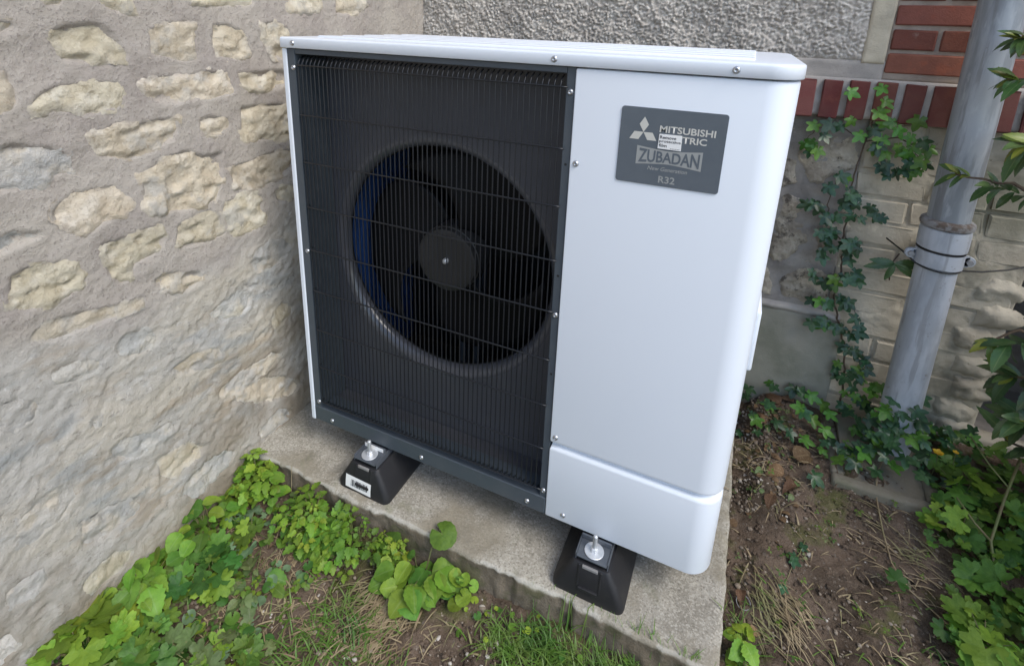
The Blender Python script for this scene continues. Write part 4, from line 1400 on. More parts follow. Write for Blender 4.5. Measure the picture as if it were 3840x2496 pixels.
# drain surround at the foot of the pipe
dg_ = thing('drain_surround', (1.475, 0.67, -.03), 'old stone drain surround at the foot of the downpipe', 'drain')
gx0, gx1, gy0, gy1 = 1.345, 1.605, 0.545, 0.825
m = MB()
m.box(gx0, gx1, gy0, gy0 + .035, -.12, .012)
m.box(gx0, gx0 + .035, gy0 + .0352, gy1, -.12, .0115)
m.box(gx1 - .035, gx1, gy0 + .0352, gy1, -.12, .0118)
m.build('rim', 'gully_stone', dg_, bevel=0.010, seg=4, autos=0.6)
m = MB()
V = [(gx0 + .034, gy0 + .034, -.002), (gx1 - .034, gy0 + .034, -.002), (gx1 - .034, gy1, .034), (gx0 + .034, gy1, .034), (gx0 + .034, gy0 + .034, -.1), (gx1 - .034, gy0 + .034, -.1), (gx1 - .034, gy1, -.1), (gx0 + .034, gy1, -.1)]
m.add(V, [(0, 1, 2, 3), (0, 4, 5, 1), (1, 5, 6, 2), (3, 2, 6, 7), (0, 3, 7, 4)])
m.build('basin', 'gully_stone', dg_, bevel=0.004)

# ------------------------------------------------------------------ leaves
def leaf_grid(L_, wfun, nst=9, fold=0.25, curl=0.25, teeth=0.0, wave=0.0, seed=0, y0=0.0):
    """leaf as a strip along +y with midrib fold; returns V, F, vein"""
    rng = random.Random(seed)
    V_, F_, A_ = [], [], []
    ph = rng.uniform(0, 6)
    for i in range(nst):
        u = i / (nst - 1)
        w = max(wfun(u), 0.002) * L_
        tw = 1 + (teeth if i % 2 else -teeth)
        zc = -curl * L_ * (u - 0.15) ** 2
        for s, q in ((-1, 1.0), (-1, .5), (0, 0), (1, .5), (1, 1.0)):
            ww = w * q * (tw if q == 1 else 1)
            V_.append((s * ww, y0 + L_ * u - (0.05 * L_ * q * teeth * 3 if q == 1 else 0), zc + fold * ww + wave * L_ * math.sin(u * 9 + ph + s) * q))
            A_.append(1.0 if s == 0 else (0.45 if q == .5 else 0.0))
    for i in range(nst - 1):
        for j in range(4):
            a = i * 5 + j
            F_.append((a, a + 1, a + 6, a + 5))
    return V_, F_, A_

def leaf_fan(L_, rfun, a0=-150, a1=150, n=36, cup=0.12, wave=0.03, seed=0, ribs=(0,)):
    """leaf as a fan round the stalk; rfun(angle in degrees from the tip) -> radius share"""
    rng = random.Random(seed)
    V_, F_, A_ = [(0, 0, 0)], [], [1.0]
    ph = rng.uniform(0, 6)
    for ring in (0.5, 1.0):
        for i in range(n + 1):
            a = a0 + (a1 - a0) * i / n
            r_ = L_ * rfun(a) * ring
            z_ = cup * r_ * ring * (1.0) + wave * L_ * math.sin(R(a) * 3 + ph) * ring
            V_.append((r_ * math.sin(R(a)), r_ * math.cos(R(a)), z_))
            near = min(abs(a - rb) for rb in ribs)
            A_.append(1.0 if near < (a1 - a0) / n * 0.6 else 0.0)
    b = n + 1
    for i in range(n):
        F_.append((0, 1 + i + 1, 1 + i))
        F_.append((1 + i, 1 + i + 1, 1 + b + i + 1, 1 + b + i))
    return V_, F_, A_

def r_scallop(a):
    k = round(a / 42.0) * 42.0
    q = abs(a - k) / 21.0
    return (1.0 - 0.0018 * abs(k)) * (1.0 - 0.30 * q ** 2.2) * (1 + 0.045 * math.sin(R(a * 25)))

def r_deep(a):
    c = min((abs(a - k), k) for k in (-116, -58, 0, 58, 116))
    return (1.0 - 0.0022 * abs(c[1])) * (1.0 - 0.46 * (c[0] / 29) ** 1.6) * (1 + 0.06 * math.sin(R(a * 13)))

def r_ivy(a):
    k = [(0, 1.0, 21), (58, .82, 19), (-58, .82, 19), (122, .52, 24), (-122, .52, 24)]
    return max(max(l * max(0, 1 - abs(a - c) / (2.4 * w)) ** 0.75 for c, l, w in k), 0.36)

def r_round(a):
    return (1.0 - 0.18 * (abs(a) / 150) ** 2) * (1 + 0.025 * math.sin(R(a * 14)))

def leaf_tri(L_, seed):
    V_, F_, A_ = [], [], []
    for ang, sc in ((0, 1.0), (72, .85), (-72, .85)):
        v, f, a = leaf_grid(L_ * .62 * sc, lambda u: 0.40 * math.sin(math.pi * min(1, u * .93 + .05)) ** 0.8 * (1 - .2 * u), 9, .2, .3, .22, .02, seed, L_ * .22)
        c, s = math.cos(R(-ang)), math.sin(R(-ang))
        b = len(V_)
        V_ += [(x * c - y * s, x * s + y * c, z) for x, y, z in v]
        F_ += [tuple(i + b for i in q) for q in f]
        A_ += a
    return V_, F_, A_

ovate = lambda u: 0.36 * math.sin(math.pi * u ** 0.72) ** 0.85
broad = lambda u: 0.46 * math.sin(math.pi * u ** 0.80) ** 0.70
lance = lambda u: 0.165 * math.sin(math.pi * u ** 0.90) ** 0.75
LEAF = {}

def leaf_set(kind, fn, k):
    LEAF[kind] = []
    for s in range(k):
        LEAF[kind].append(fn(s))

leaf_set('ovate', lambda s: leaf_grid(1, ovate, 13, .18 + .12 * (s % 3), .35, .09, .015, s), 5)
leaf_set('broad', lambda s: leaf_grid(1, broad, 13, .10 + .10 * (s % 3), .25, .04, .025, s), 5)
leaf_set('lance', lambda s: leaf_grid(1, lance, 17, .25, .25 + .1 * (s % 3), .06, .008, s), 5)
leaf_set('scallop', lambda s: leaf_fan(1, r_scallop, -147, 147, 56, .22 - .20 * (s % 3), .07, s, (0, 42, -42, 84, -84)), 5)
leaf_set('deep', lambda s: leaf_fan(1, r_deep, -145, 145, 48, .05, .04, s, (0, 58, -58, 116, -116)), 5)
leaf_set('ivy', lambda s: leaf_fan(1, r_ivy, -165, 165, 44, .12 - .14 * (s % 3), .06, s, (0, 58, -58, 122, -122)), 6)
leaf_set('round', lambda s: leaf_fan(1, r_round, -165, 165, 36, .20 - .18 * (s % 3), .06, s, (0, 45, -45, 95, -95)), 5)
leaf_set('tri', lambda s: leaf_tri(1, s), 5)
MESHES = {}

def leaf_mesh(kind, k, material):
    key = (kind, k, material)
    if key not in MESHES:
        v, f, a = LEAF[kind][k]
        me = mesh_from('leaf', v, f, True, {'vein': a})
        me.materials.append(MATS[material])
        MESHES[key] = me
    return MESHES[key]

def basis(d, n):
    y = Vector(d).normalized()
    z = Vector(n)
    z = (z - y * z.dot(y))
    if z.length < 1e-4:
        z = y.orthogonal()
    z.normalize()
    x = y.cross(z)
    return Matrix((x, y, z)).transposed()

def put_leaf(parent, kind, material, pos, d, n, size, rng, name='leaf'):
    me = leaf_mesh(kind, rng.randrange(len(LEAF[kind])), material)
    o = add(name, me, None, parent, pos, basis(d, n))
    o.scale = (size * rng.uniform(.9, 1.1), size, size)
    return o

GZ = lambda x, y: float(gh(x, y))

def plant(label, xy, kind, material, n, spread, height, size, seed, cat='weed', name='weed_plant', group='weeds growing round the slab', lean=(0, 0), flat=0.6, z=None, keep=None):
    rng = random.Random(seed)
    x0, y0 = xy
    zb = GZ(x0, y0) if z is None else z
    t_ = thing(name, (x0, y0, zb), label, cat, group)
    st = MB()
    mats = material if isinstance(material, (list, tuple)) else [material]
    done = 0
    for i in range(n * 3):
        if done >= n:
            break
        a = rng.uniform(0, 2 * math.pi)
        q = math.sqrt(rng.random())
        px = x0 + math.cos(a) * spread * q + lean[0] * rng.random()
        py = y0 + math.sin(a) * spread * q + lean[1] * rng.random()
        if px < -0.135:
            px = -0.135 + rng.uniform(0, .02)
        if keep and not keep(px, py):
            continue
        gz = max(GZ(px, py), 0.0 if (-.17 < px < 1.093 and -.070 < py < .85) else -9)
        pz = gz + 0.012 + height * rng.uniform(.25, 1) * (1 - .45 * q)
        sz = size * rng.choice((.45, .6, .8, 1.0, 1.2)) * rng.uniform(.9, 1.1)
        od = Vector((math.cos(a), math.sin(a), 0)) * (0.4 + q) + Vector((rng.uniform(-.5, .5), rng.uniform(-.5, .5), rng.uniform(-.35, .15)))
        nv = Vector((rng.uniform(-flat, flat) + .25 * math.cos(a), rng.uniform(-flat, flat) + .25 * math.sin(a) - .20, 1.0))
        pos = Vector((px, py, pz))
        put_leaf(t_, kind, rng.choice(mats), pos - od.normalized() * sz * .4, od, nv, sz, rng)
        mid = Vector((x0 + (px - x0) * .45, y0 + (py - y0) * .45, zb + (pz - zb) * .75))
        st.tube([(x0 + rng.uniform(-.01, .01), y0 + rng.uniform(-.01, .01), zb - .004), mid, pos - od.normalized() * sz * .38], [.0016, .0013, .0008], 4, False)
        done += 1
    st.build('stem', 'plant_stem', t_, smooth=True)
    return t_

front = lambda x, y: not (x > -.17 and y > -.100)
edge_ok = lambda x, y: not (x > -.17 and y > (-.045 if x > .3 else -.088))
PL = [
    # label, xy, kind, material, n, spread, height, size, seed, keep
    ('bright green lobed weed in the bottom left corner against the stone wall', (-.100, -.560), 'scallop', ['leaf_bright', 'leaf_bright', 'leaf_lime'], 24, .085, .085, .038, 1, None),
    ('deep green lobed weed beside the bright one in the bottom left corner', (.010, -.520), 'scallop', ['leaf_deep', 'leaf_mid'], 26, .085, .060, .036, 2, None),
    ('broad leaved weed halfway along the foot of the stone wall', (-.105, -.430), 'ovate', ['leaf_bright', 'leaf_mid', 'leaf_bright'], 40, .080, .085, .056, 3, None),
    ('tall leafy weed pressed against the stone wall nearest to the slab', (-.120, -.265), 'broad', ['leaf_mid', 'leaf_bright', 'leaf_bright'], 32, .080, .090, .040, 4, None),
    ('scalloped green weed between the wall weeds and the dull leaves', (-.010, -.335), 'scallop', ['leaf_deep', 'leaf_mid', 'leaf_bright'], 26, .080, .050, .034, 5, None),
    ('yellow-green ferny weed at the corner of slab and stone wall', (-.110, -.115), 'tri', ['leaf_bright', 'leaf_lime', 'leaf_bright'], 54, .085, .105, .050, 6, edge_ok),
    ('green weed with broad leaves at the left end of the slab edge', (-.045, -.125), 'broad', ['leaf_mid', 'leaf_bright'], 20, .055, .070, .036, 7, edge_ok),
    ('dull grey-green weed lying on the soil left of the slab', (-.020, -.215), 'scallop', ['leaf_blue', 'leaf_mid', 'leaf_bright'], 18, .075, .035, .028, 8, front),
    ('light green three-leaflet weed in front of the barcode foot', (.120, -.130), 'tri', ['leaf_bright', 'leaf_lime', 'leaf_mid'], 66, .090, .095, .046, 9, front),
    ('trailing three-leaflet weed spilling along the slab edge', (.245, -.125), 'tri', ['leaf_bright', 'leaf_mid', 'leaf_bright'], 52, .085, .085, .042, 10, front),
    ('low green weed with round leaves below the barcode foot', (.165, -.170), 'round', ['leaf_mid', 'leaf_bright'], 16, .060, .035, .022, 11, front),
    ('dock clump with large round leaves at the middle of the slab edge', (.425, -.110), 'broad', ['leaf_mid', 'leaf_bright', 'leaf_bright'], 40, .095, .060, .048, 12, front),
    ('small round leaved seedling right of the dock clump', (.535, -.115), 'round', ['leaf_bright', 'leaf_mid'], 14, .048, .040, .023, 13, front),
    ('feathery light weed left of the dock clump', (.345, -.095), 'tri', ['leaf_bright', 'leaf_lime'], 30, .050, .075, .034, 14, front),
    ('wilted greyish weed flattened on the soil', (.080, -.290), 'ovate', ['leaf_wilted', 'leaf_wilted', 'leaf_mid'], 18, .080, .020, .046, 15, front),
    ('pale wilted weed at the bottom edge of the picture, left of centre', (.185, -.420), 'scallop', ['leaf_wilted', 'leaf_mid', 'leaf_mid'], 22, .080, .022, .026, 16, None),
    ('mid-green scalloped weed at the bottom edge, beside the deep green one', (.105, -.470), 'scallop', ['leaf_mid', 'leaf_bright', 'leaf_wilted'], 24, .075, .035, .032, 17, None),
    ('lime green broad leaved weed on the right of the slab corner', (1.140, .035), 'ovate', ['leaf_lime', 'leaf_bright'], 14, .030, .095, .040, 18, lambda x, y: x > 1.10),
    ('big scalloped geranium rosette in the bottom right corner', (1.600, .245), 'scallop', ['leaf_mid', 'leaf_bright', 'leaf_mid'], 34, .080, .070, .036, 19, None),
    ('leafy green weed in the middle of the right edge bed', (1.620, .500), 'scallop', ['leaf_mid', 'leaf_deep', 'leaf_bright'], 38, .090, .090, .032, 20, None),
    ('dark leafy weed at the far right of the bed', (1.730, .560), 'scallop', ['leaf_deep', 'leaf_mid'], 26, .100, .10, .038, 21, None),
    ('weed with mixed green leaves in front of the drain surround', (1.650, .640), 'scallop', ['leaf_mid', 'leaf_deep', 'leaf_bright'], 22, .075, .080, .034, 22, None),
    ('dark green weed between the corner rosette and the bed', (1.665, .375), 'scallop', ['leaf_deep', 'leaf_mid'], 24, .080, .060, .035, 23, None),
    ('tiny yellow-green seedling against the right face of the slab', (1.135, -.030), 'tri', ['leaf_lime', 'leaf_bright'], 18, .035, .045, .028, 24, lambda x, y: x > 1.10),
]
for lb, xy, kd, ml, n, sp, he, sz, sd, kp in PL:
    plant(lb, xy, kd, ml, n, sp, he, sz, sd, keep=kp)

# a few large leaves that stand out one by one
rng = random.Random(77)
extra_plant = thing('weed_plant', (.440, -.125, GZ(.44, -.125)), 'single large round dock leaf resting on the slab edge', 'weed', 'weeds growing round the slab')
put_leaf(extra_plant, 'round', 'leaf_mid', Vector((.470, -.078, .018)), (.9, -.25, -.1), (.1, -.35, 1), .036, rng)
m = MB()
m.tube([(.440, -.125, GZ(.44, -.125)), (.455, -.10, -.01), (.470, -.078, .018)], [.002, .0016, .001], 5)
m.build('stem', 'plant_stem', extra_plant, smooth=True)

# ------------------------------------------------------------------ ivy
IVY= [(1.33,.96),(1.36,.945),(1.39,.93),(1.42,.92),(1.44,.90),(1.40,.86),(1.43,.84),(1.37,.90),(1.25,.96),(1.19,.91),(1.31,1.02),(1.28,.92),(1.35,.85),(1.38,.83),(1.166,.935),(1.201,.945),(1.147,.882),(1.183,.867),(1.228,.941),(1.301,.991),(1.298,1.055),(1.226,1.038),(1.306,.938),(1.33,.916),(1.34,.965),(1.396,.977),(1.315,.89),(1.348,.876),(1.376,.886),(1.402,.901),(1.428,.868),(1.407,.829),(1.249,.799),(1.229,.764),(1.283,.759),(1.2,.706),(1.219,.695),(1.275,.719),(1.306,.724),(1.338,.723),(1.374,.697),(1.234,.671),(1.261,.676),(1.303,.684),(1.25,.613),(1.264,.629),(1.25,.55),(1.267,.581),(1.298,.595),(1.328,.581),(1.317,.551),(1.328,.608),(1.24,.476),(1.27,.469),(1.295,.489),(1.322,.495),(1.34,.514),(1.358,.504),(1.269,.41),(1.294,.402),(1.318,.423),(1.347,.416),(1.372,.372),(1.272,.328),(1.295,.327),(1.324,.328),(1.366,.318),(1.392,.326),(1.358,.27),(1.387,.264),(1.409,.24),(1.357,.208),(1.425,.215),(1.395,.19),(1.36,.162),(1.422,.168),(1.385,.123),(1.415,.118),(1.457,.164),(1.388,.076),(1.436,.094),(1.463,.072)]
IVYG= [(1.145,.725),(1.107,.684),(1.157,.668),(1.197,.843),(1.267,.724),(1.302,.721),(1.324,.637),(1.3,.538),(1.402,.792),(1.443,.834),(1.47,.786),(1.51,.827),(1.551,.868),(1.563,.814),(1.504,.728),(1.446,.698),(1.41,.717),(1.598,.934),(1.513,.912),(1.551,.932),(1.265,.338),(1.248,.298),(1.244,.309),(1.221,.213),(1.586,.769),(1.427,.645)]
ivy = thing('ivy', (1.33, .83, GZ(1.33, .80)), 'dark green ivy climbing the house wall beside the downpipe', 'ivy')
rng = random.Random(31)
m = MB()
def vine(pts, r0=.0035, r1=.0018):
    P_ = []
    for a, b in zip(pts[:-1], pts[1:]):
        for i in range(6):
            t_ = i / 6
            P_.append((a[0] + (b[0] - a[0]) * t_ + rng.uniform(-.004, .004), .845 + rng.uniform(-.003, .002), a[1] + (b[1] - a[1]) * t_))
    P_.append((pts[-1][0], .842, pts[-1][1]))
    m.tube(P_, [r0 + (r1 - r0) * i / (len(P_) - 1) for i in range(len(P_))], 5)
vine([(1.40, -.02), (1.385, .12), (1.37, .24), (1.335, .33), (1.305, .42), (1.31, .52), (1.295, .60), (1.300, .70), (1.285, .80), (1.30, .90), (1.305, 1.00), (1.30, 1.06)])
vine([(1.295, .60), (1.255, .64), (1.24, .70), (1.25, .80)], .0022, .0012)
vine([(1.30, .90), (1.22, .94), (1.17, .92), (1.145, .88)], .002, .001)
vine([(1.30, .90), (1.37, .92), (1.41, .90), (1.425, .86)], .002, .001)
vine([(1.37, .24), (1.41, .25), (1.43, .21)], .002, .001)
vine([(1.305, .42), (1.35, .42), (1.38, .36)], .002, .001)
m.build('stem', 'woody_stem', ivy, smooth=True)
for x_, z_ in IVY:
    for rep in range(2 if z_ < .9 else 1):
        xx, zz_ = (x_, z_) if rep == 0 else (x_ + rng.uniform(-.022, .022), z_ + rng.uniform(-.022, .022))
        mt = 'ivy_young' if (z_ > .85 and rng.random() < .75) or rng.random() < .16 else 'ivy_leaf'
        sz = rng.uniform(.022, .036) * (1.05 if z_ > .85 else 1.0)
        d = Vector((rng.uniform(-.8, .8), rng.uniform(-.3, 0), -1 + rng.uniform(0, .8)))
        yy = .846 - rng.uniform(.012, .034) - (.02 if z_ > .96 else 0)
        put_leaf(ivy, 'ivy', mt, Vector((xx, yy, zz_)), d, (rng.uniform(-.5, .5), -1, rng.uniform(.1, .9)), sz, rng)

ivyg = thing('ivy', (1.45, .76, GZ(1.45, .76)), 'ivy creeping over the soil at the foot of the downpipe', 'ivy')
m = MB()
for k in range(7):
    a = (1.40 + rng.uniform(-.05, .05), .80)
    P_ = []
    b = (a[0] + rng.uniform(-.3, .25), a[1] - rng.uniform(.05, .30))
    for i in range(9):
        t_ = i / 8
        x_, y_ = a[0] + (b[0] - a[0]) * t_ + rng.uniform(-.012, .012), a[1] + (b[1] - a[1]) * t_ + rng.uniform(-.012, .012)
        P_.append((x_, y_, GZ(x_, y_) + .012))
    m.tube(P_, .0016, 5)
m.build('stem', 'woody_stem', ivyg, smooth=True)
spots = [(x, min(y, .83)) for x, y in IVYG if y > .45]
spots += [(rng.uniform(1.40, 1.72), rng.uniform(.64, .84)) for _ in range(50)] + [(rng.gauss(1.48, .07), rng.uniform(.58, .74)) for _ in range(46)] + [(rng.uniform(1.12, 1.36), rng.uniform(.66, .84)) for _ in range(16)]
for x_, y_ in spots:
    z_ = GZ(x_, y_) + rng.uniform(.012, .05) + (.05 * rng.random() if y_ > .7 else 0) + (.12 * rng.random() if abs(x_ - 1.50) < .08 else 0)
    mt = 'ivy_young' if rng.random() < .36 else 'ivy_leaf'
    put_leaf(ivyg, 'ivy', mt, Vector((x_, y_, z_)), (rng.uniform(-1, 1), rng.uniform(-1, .4), -.2), (rng.uniform(-.5, .5), -.6 + rng.uniform(-.4, .4), 1), rng.uniform(.024, .040), rng)
tr = thing('ivy', (1.245, .28, GZ(1.245, .28)), 'short trailing ivy sprig with four leaves on the bare soil', 'ivy')
m = MB()
m.tube([(1.275, .36, GZ(1.275, .36) + .006), (1.262, .32, GZ(1.26, .32) + .008), (1.248, .29, GZ(1.25, .29) + .007), (1.225, .22, GZ(1.225, .22) + .006)], .0013, 5)
m.build('stem', 'plant_stem', tr, smooth=True)
for (x_, y_), d in zip(((1.268, .335), (1.250, .300), (1.243, .285), (1.222, .212)), ((1, 1, 0), (-.6, -.8, 0), (.9, -.3, 0), (-.2, -1, 0))):
    put_leaf(tr, 'ivy', 'ivy_leaf', Vector((x_, y_, GZ(x_, y_) + .012)), d, (.1, -.3, 1), .021, rng)

# ------------------------------------------------------------------ laurel-like shrub coming in from the right
shrub = thing('shrub', (1.98, .60, GZ(1.98, .6)), 'evergreen shrub with long serrated leaves reaching in from the right', 'shrub')
m = MB()
rng = random.Random(52)
TW = [  # twigs: points ending in a rosette; (points, leaf count, size, young share)
    ([(1.98, .60, -.05), (1.93, .60, .55), (1.72, .62, .80), (1.56, .64, .87), (1.455, .655, .875)], 24, .060, .35),
    ([(1.93, .60, .55), (1.80, .61, .90), (1.66, .61, .98), (1.545, .62, .965)], 20, .095, .35),
    ([(1.98, .60, -.05), (1.93, .58, .9), (1.75, .60, 1.05), (1.60, .62, 1.10), (1.490, .63, 1.105)], 30, .062, .30),
    ([(1.93, .58, .9), (1.75, .60, 1.18), (1.60, .62, 1.20), (1.485, .62, 1.19)], 30, .060, .25),
    ([(1.98, .60, -.05), (1.86, .60, .40), (1.72, .61, .50), (1.648, .62, .525), (1.600, .62, .470)], 12, .080, .45),
    ([(1.86, .60, .40), (1.76, .61, .42), (1.655, .62, .40)], 18, .085, .12),
    ([(1.98, .60, -.05), (1.85, .60, .20), (1.75, .61, .215), (1.690, .62, .225)], 7, .085, .35),
    ([(1.85, .60, .20), (1.78, .60, .30), (1.69, .61, .30)], 20, .08, .10),
    ([(1.86, .60, .40), (1.82, .55, .62), (1.69, .56, .66)], 18, .08, .15),
    ([(1.93, .58, .9), (1.80, .52, .85), (1.65, .56, .82)], 18, .08, .25),
    ([(1.85, .60, .20), (1.84, .50, .10), (1.78, .48, .10)], 14, .075, .10),
    ([(1.85, .60, .20), (1.90, .55, .05), (1.86, .42, .02)], 14, .075, .10),
]
for pts, n, sz, yg in TW:
    P_ = []
    for a, b in zip(pts[:-1], pts[1:]):
        for i in range(4):
            P_.append(Vector(a).lerp(Vector(b), i / 4) + Vector([rng.uniform(-.004, .004) for _ in range(3)]))
    P_.append(Vector(pts[-1]))
    m.tube(P_, [.0075 * (1 - i / len(P_)) + .0016 for i in range(len(P_))], 5)
    k0 = max(0, len(P_) - 7)
    ax = (P_[-1] - P_[-3]).normalized()
    for i in range(n):
        t_ = (i / n) ** .6
        p = P_[k0].lerp(P_[-1], t_) if i < n * .5 else P_[-1] - ax * rng.uniform(0, .03)
        a = i * 2.4 + rng.uniform(-.3, .3)
        o_ = ax.orthogonal().normalized()
        b_ = ax.cross(o_)
        d = (o_ * math.cos(a) + b_ * math.sin(a)) * rng.uniform(.7, 1.1) + ax * (.3 + .7 * t_) + Vector((0, -.15, -.12))
        nv = Vector((0, -.55, .9)) + ax * .5 + Vector([rng.uniform(-.4, .4) for _ in range(3)])
        tip = i > n * (1 - yg)
        put_leaf(shrub, 'lance', 'laurel_young' if tip else 'laurel_leaf', p, d, nv, sz * rng.uniform(.65, 1.15) * (.62 if tip else 1), rng)
# the body of the shrub, mostly beyond the right edge of the picture
FV, FF, FA, FM = [], [], [], []
for _ in range(1100):
    cx_, cy_, cz_ = rng.gauss(2.16, .16), rng.gauss(.38, .24), abs(rng.gauss(.45, .36))
    if cx_ < 1.80 + .06 * math.sin(cz_ * 9) or cy_ > .80 or cz_ > 1.0:
        continue
    v, f, a_ = LEAF['lance'][rng.randrange(5)]
    an = rng.uniform(0, 6.28)
    M_ = basis((math.cos(an), math.sin(an), rng.uniform(-.7, .4)), (rng.uniform(-.6, .3), rng.uniform(-.8, .4), .8)) * (.085 * rng.uniform(.7, 1.2))
    b = len(FV)
    FV += [tuple(M_ @ Vector(q) + Vector((cx_, cy_, cz_))) for q in v]
    FF += [tuple(i + b for i in q) for q in f]
    FA += a_
    FM += [0 if rng.random() < .85 else 1] * len(f)
me = mesh_from('foliage', FV, FF, True, {'vein': FA})
me.materials.append(MATS['laurel_leaf'])
me.materials.append(MATS['laurel_young'])
me.polygons.foreach_set('material_index', FM)
o = add('foliage', me, None, shrub)
o['kind'] = 'stuff'
for k in range(9):
    bx, by = 2.05 + .03 * k, .25 + .06 * k
    m.tube([(2.05, .45, -.1), (bx, by, .5), (bx + .05, by - .05 + .02 * k, 1.2 + .06 * k)], [.014, .009, .003], 6)
m.build('branch', 'woody_stem', shrub, smooth=True)
# the dark twig with long leaves that crosses behind the pipe
tw = thing('shrub_twig', (1.42, .80, .52), 'dark leafy twig with long leaves left of the downpipe', 'twig')
m = MB()
m.tube([(1.42, .80, .52), (1.415, .80, .57), (1.43, .81, .60)], .002, 5)
m.build('stem', 'woody_stem', tw, smooth=True)
for d, s in (((1, .1, .12), .075), ((-1, -.2, -.25), .075), ((-.3, -.2, -1), .055), ((.8, -.2, -.35), .07), ((-.9, -.2, .1), .06)):
    put_leaf(tw, 'lance', 'laurel_leaf', Vector((1.42, .79, .575)), d, (0, -1, .5), s, rng)
# long bare green stalk of the bed
stalk = thing('weed_stalk', (1.70, .37, GZ(1.70, .37)), 'forked bare green stalk leaning over the right hand bed', 'stalk')
m = MB()
m.tube([(1.67, .36, -.06), (1.665, .42, -.01), (1.66, .47, .04), (1.70, .56, .10), (1.74, .64, .17)], .0032, 6)
m.tube([(1.66, .47, .04), (1.63, .49, .06), (1.60, .53, .085)], .0024, 6)
m.tube([(1.715, .575, .115), (1.68, .62, .14), (1.65, .68, .17)], .002, 6)
m.build('stem', 'plant_stem', stalk, smooth=True)

# yellow flowers
for x_, y_, z_, s, lb in ((1.600, .690, .085, .014, 'larger yellow flower at the foot of the house wall'), (1.640, .700, .095, .008, 'small yellow flower right of the larger one'), (1.47, .49, -.03, .005, 'tiny orange-yellow flower lying on the soil')):
    t_ = thing('flower', (x_, y_, GZ(x_, y_)), lb, 'flower', 'yellow flowers')
    m = MB()
    m.tube([(x_, y_, GZ(x_, y_)), (x_ + .004, y_, (z_ + GZ(x_, y_)) / 2), (x_, y_, z_)], .0009, 4)
    m.build('stem', 'plant_stem', t_)
    for k in range(5):
        a = k * 1.2566
        v, f, _ = leaf_grid(s, broad, 5, .2, -.3)
        me = mesh_from('petal', v, f, True)
        add('petal', me, 'petal_yellow', t_, (x_, y_, z_), basis((math.cos(a), math.sin(a) - .2, .25), (0, -.5, 1)))

# ------------------------------------------------------------------ fallen leaves
rng = random.Random(91)
DL = [
    (1.255, .600, .060, 'dead_leaf', 'broad', 'large pale brown fallen leaf on the soil right of the slab'),
    (1.228, .530, .046, 'dead_leaf', 'broad', 'curled brown fallen leaf just in front of the largest one'),
    (1.262, .505, .050, 'dead_leaf', 'ovate', 'narrow brown fallen leaf beside the drain surround'),
    (1.220, .800, .050, 'dead_leaf', 'broad', 'crumpled reddish-brown leaf heaped against the plinth'),
    (1.260, .815, .048, 'dead_leaf', 'ovate', 'second crumpled brown leaf leaning on the plinth'),
    (1.165, .745, .042, 'dead_leaf', 'broad', 'pale fallen leaf behind the right side of the slab'),
    (1.200, .450, .044, 'dead_leaf', 'ovate', 'flat tan fallen leaf halfway along the slab'),
    (1.135, .175, .032, 'dead_leaf', 'ovate', 'small tan fallen leaf close to the slab side'),
    (1.150, .090, .030, 'dead_leaf', 'ovate', 'tiny reddish fallen leaf near the front slab corner'),
    (.120, -.205, .026, 'orange_leaf', 'broad', 'bright orange fallen leaf among the weeds left of the slab'),
    (.045, -.150, .028, 'dead_leaf', 'broad', 'rusty brown fallen leaf under the weeds by the slab'),
]
for x_, y_, s, mt, kd, lb in DL:
    a = rng.uniform(0, 6.28)
    z_ = GZ(x_, y_) + .012
    me = leaf_mesh(kd, rng.randrange(5), mt)
    o = add('fallen_leaf', me, None, None, (x_, y_, z_), basis((math.cos(a), math.sin(a), rng.uniform(-.1, .25)), (rng.uniform(-.5, .5), rng.uniform(-.6, .3), 1)))
    o.scale = (s, s, s * 1.6)
    tag(o, lb, 'fallen leaf', 'fallen leaves')

# ring of wire on the soil
m = MB()
m.tube([(1.140 + .015 * math.cos(i * .33), .150 + .015 * math.sin(i * .33), GZ(1.14, .15) + .012 + .004 * math.sin(i * .33)) for i in range(18)], .0011, 5)
tag(m.build('wire_ring', 'rusty_iron', None, smooth=True), 'small open ring of wire lying on the soil beside the slab', 'wire')
# long dry twig across the soil
m = MB()
tp = [(1.50, .72), (1.46, .62), (1.45, .54), (1.455, .46), (1.46, .38), (1.48, .33), (1.53, .29), (1.57, .26), (1.60, .22)]
m.tube([(x_, y_, GZ(x_, y_) + .010 + (.02 if i == 0 else 0)) for i, (x_, y_) in enumerate(tp)], [.0018] * 9, 5)
tag(m.build('dry_twig', 'dry_straw', None, smooth=True), 'long bent dry twig lying across the bare soil on the right', 'twig')

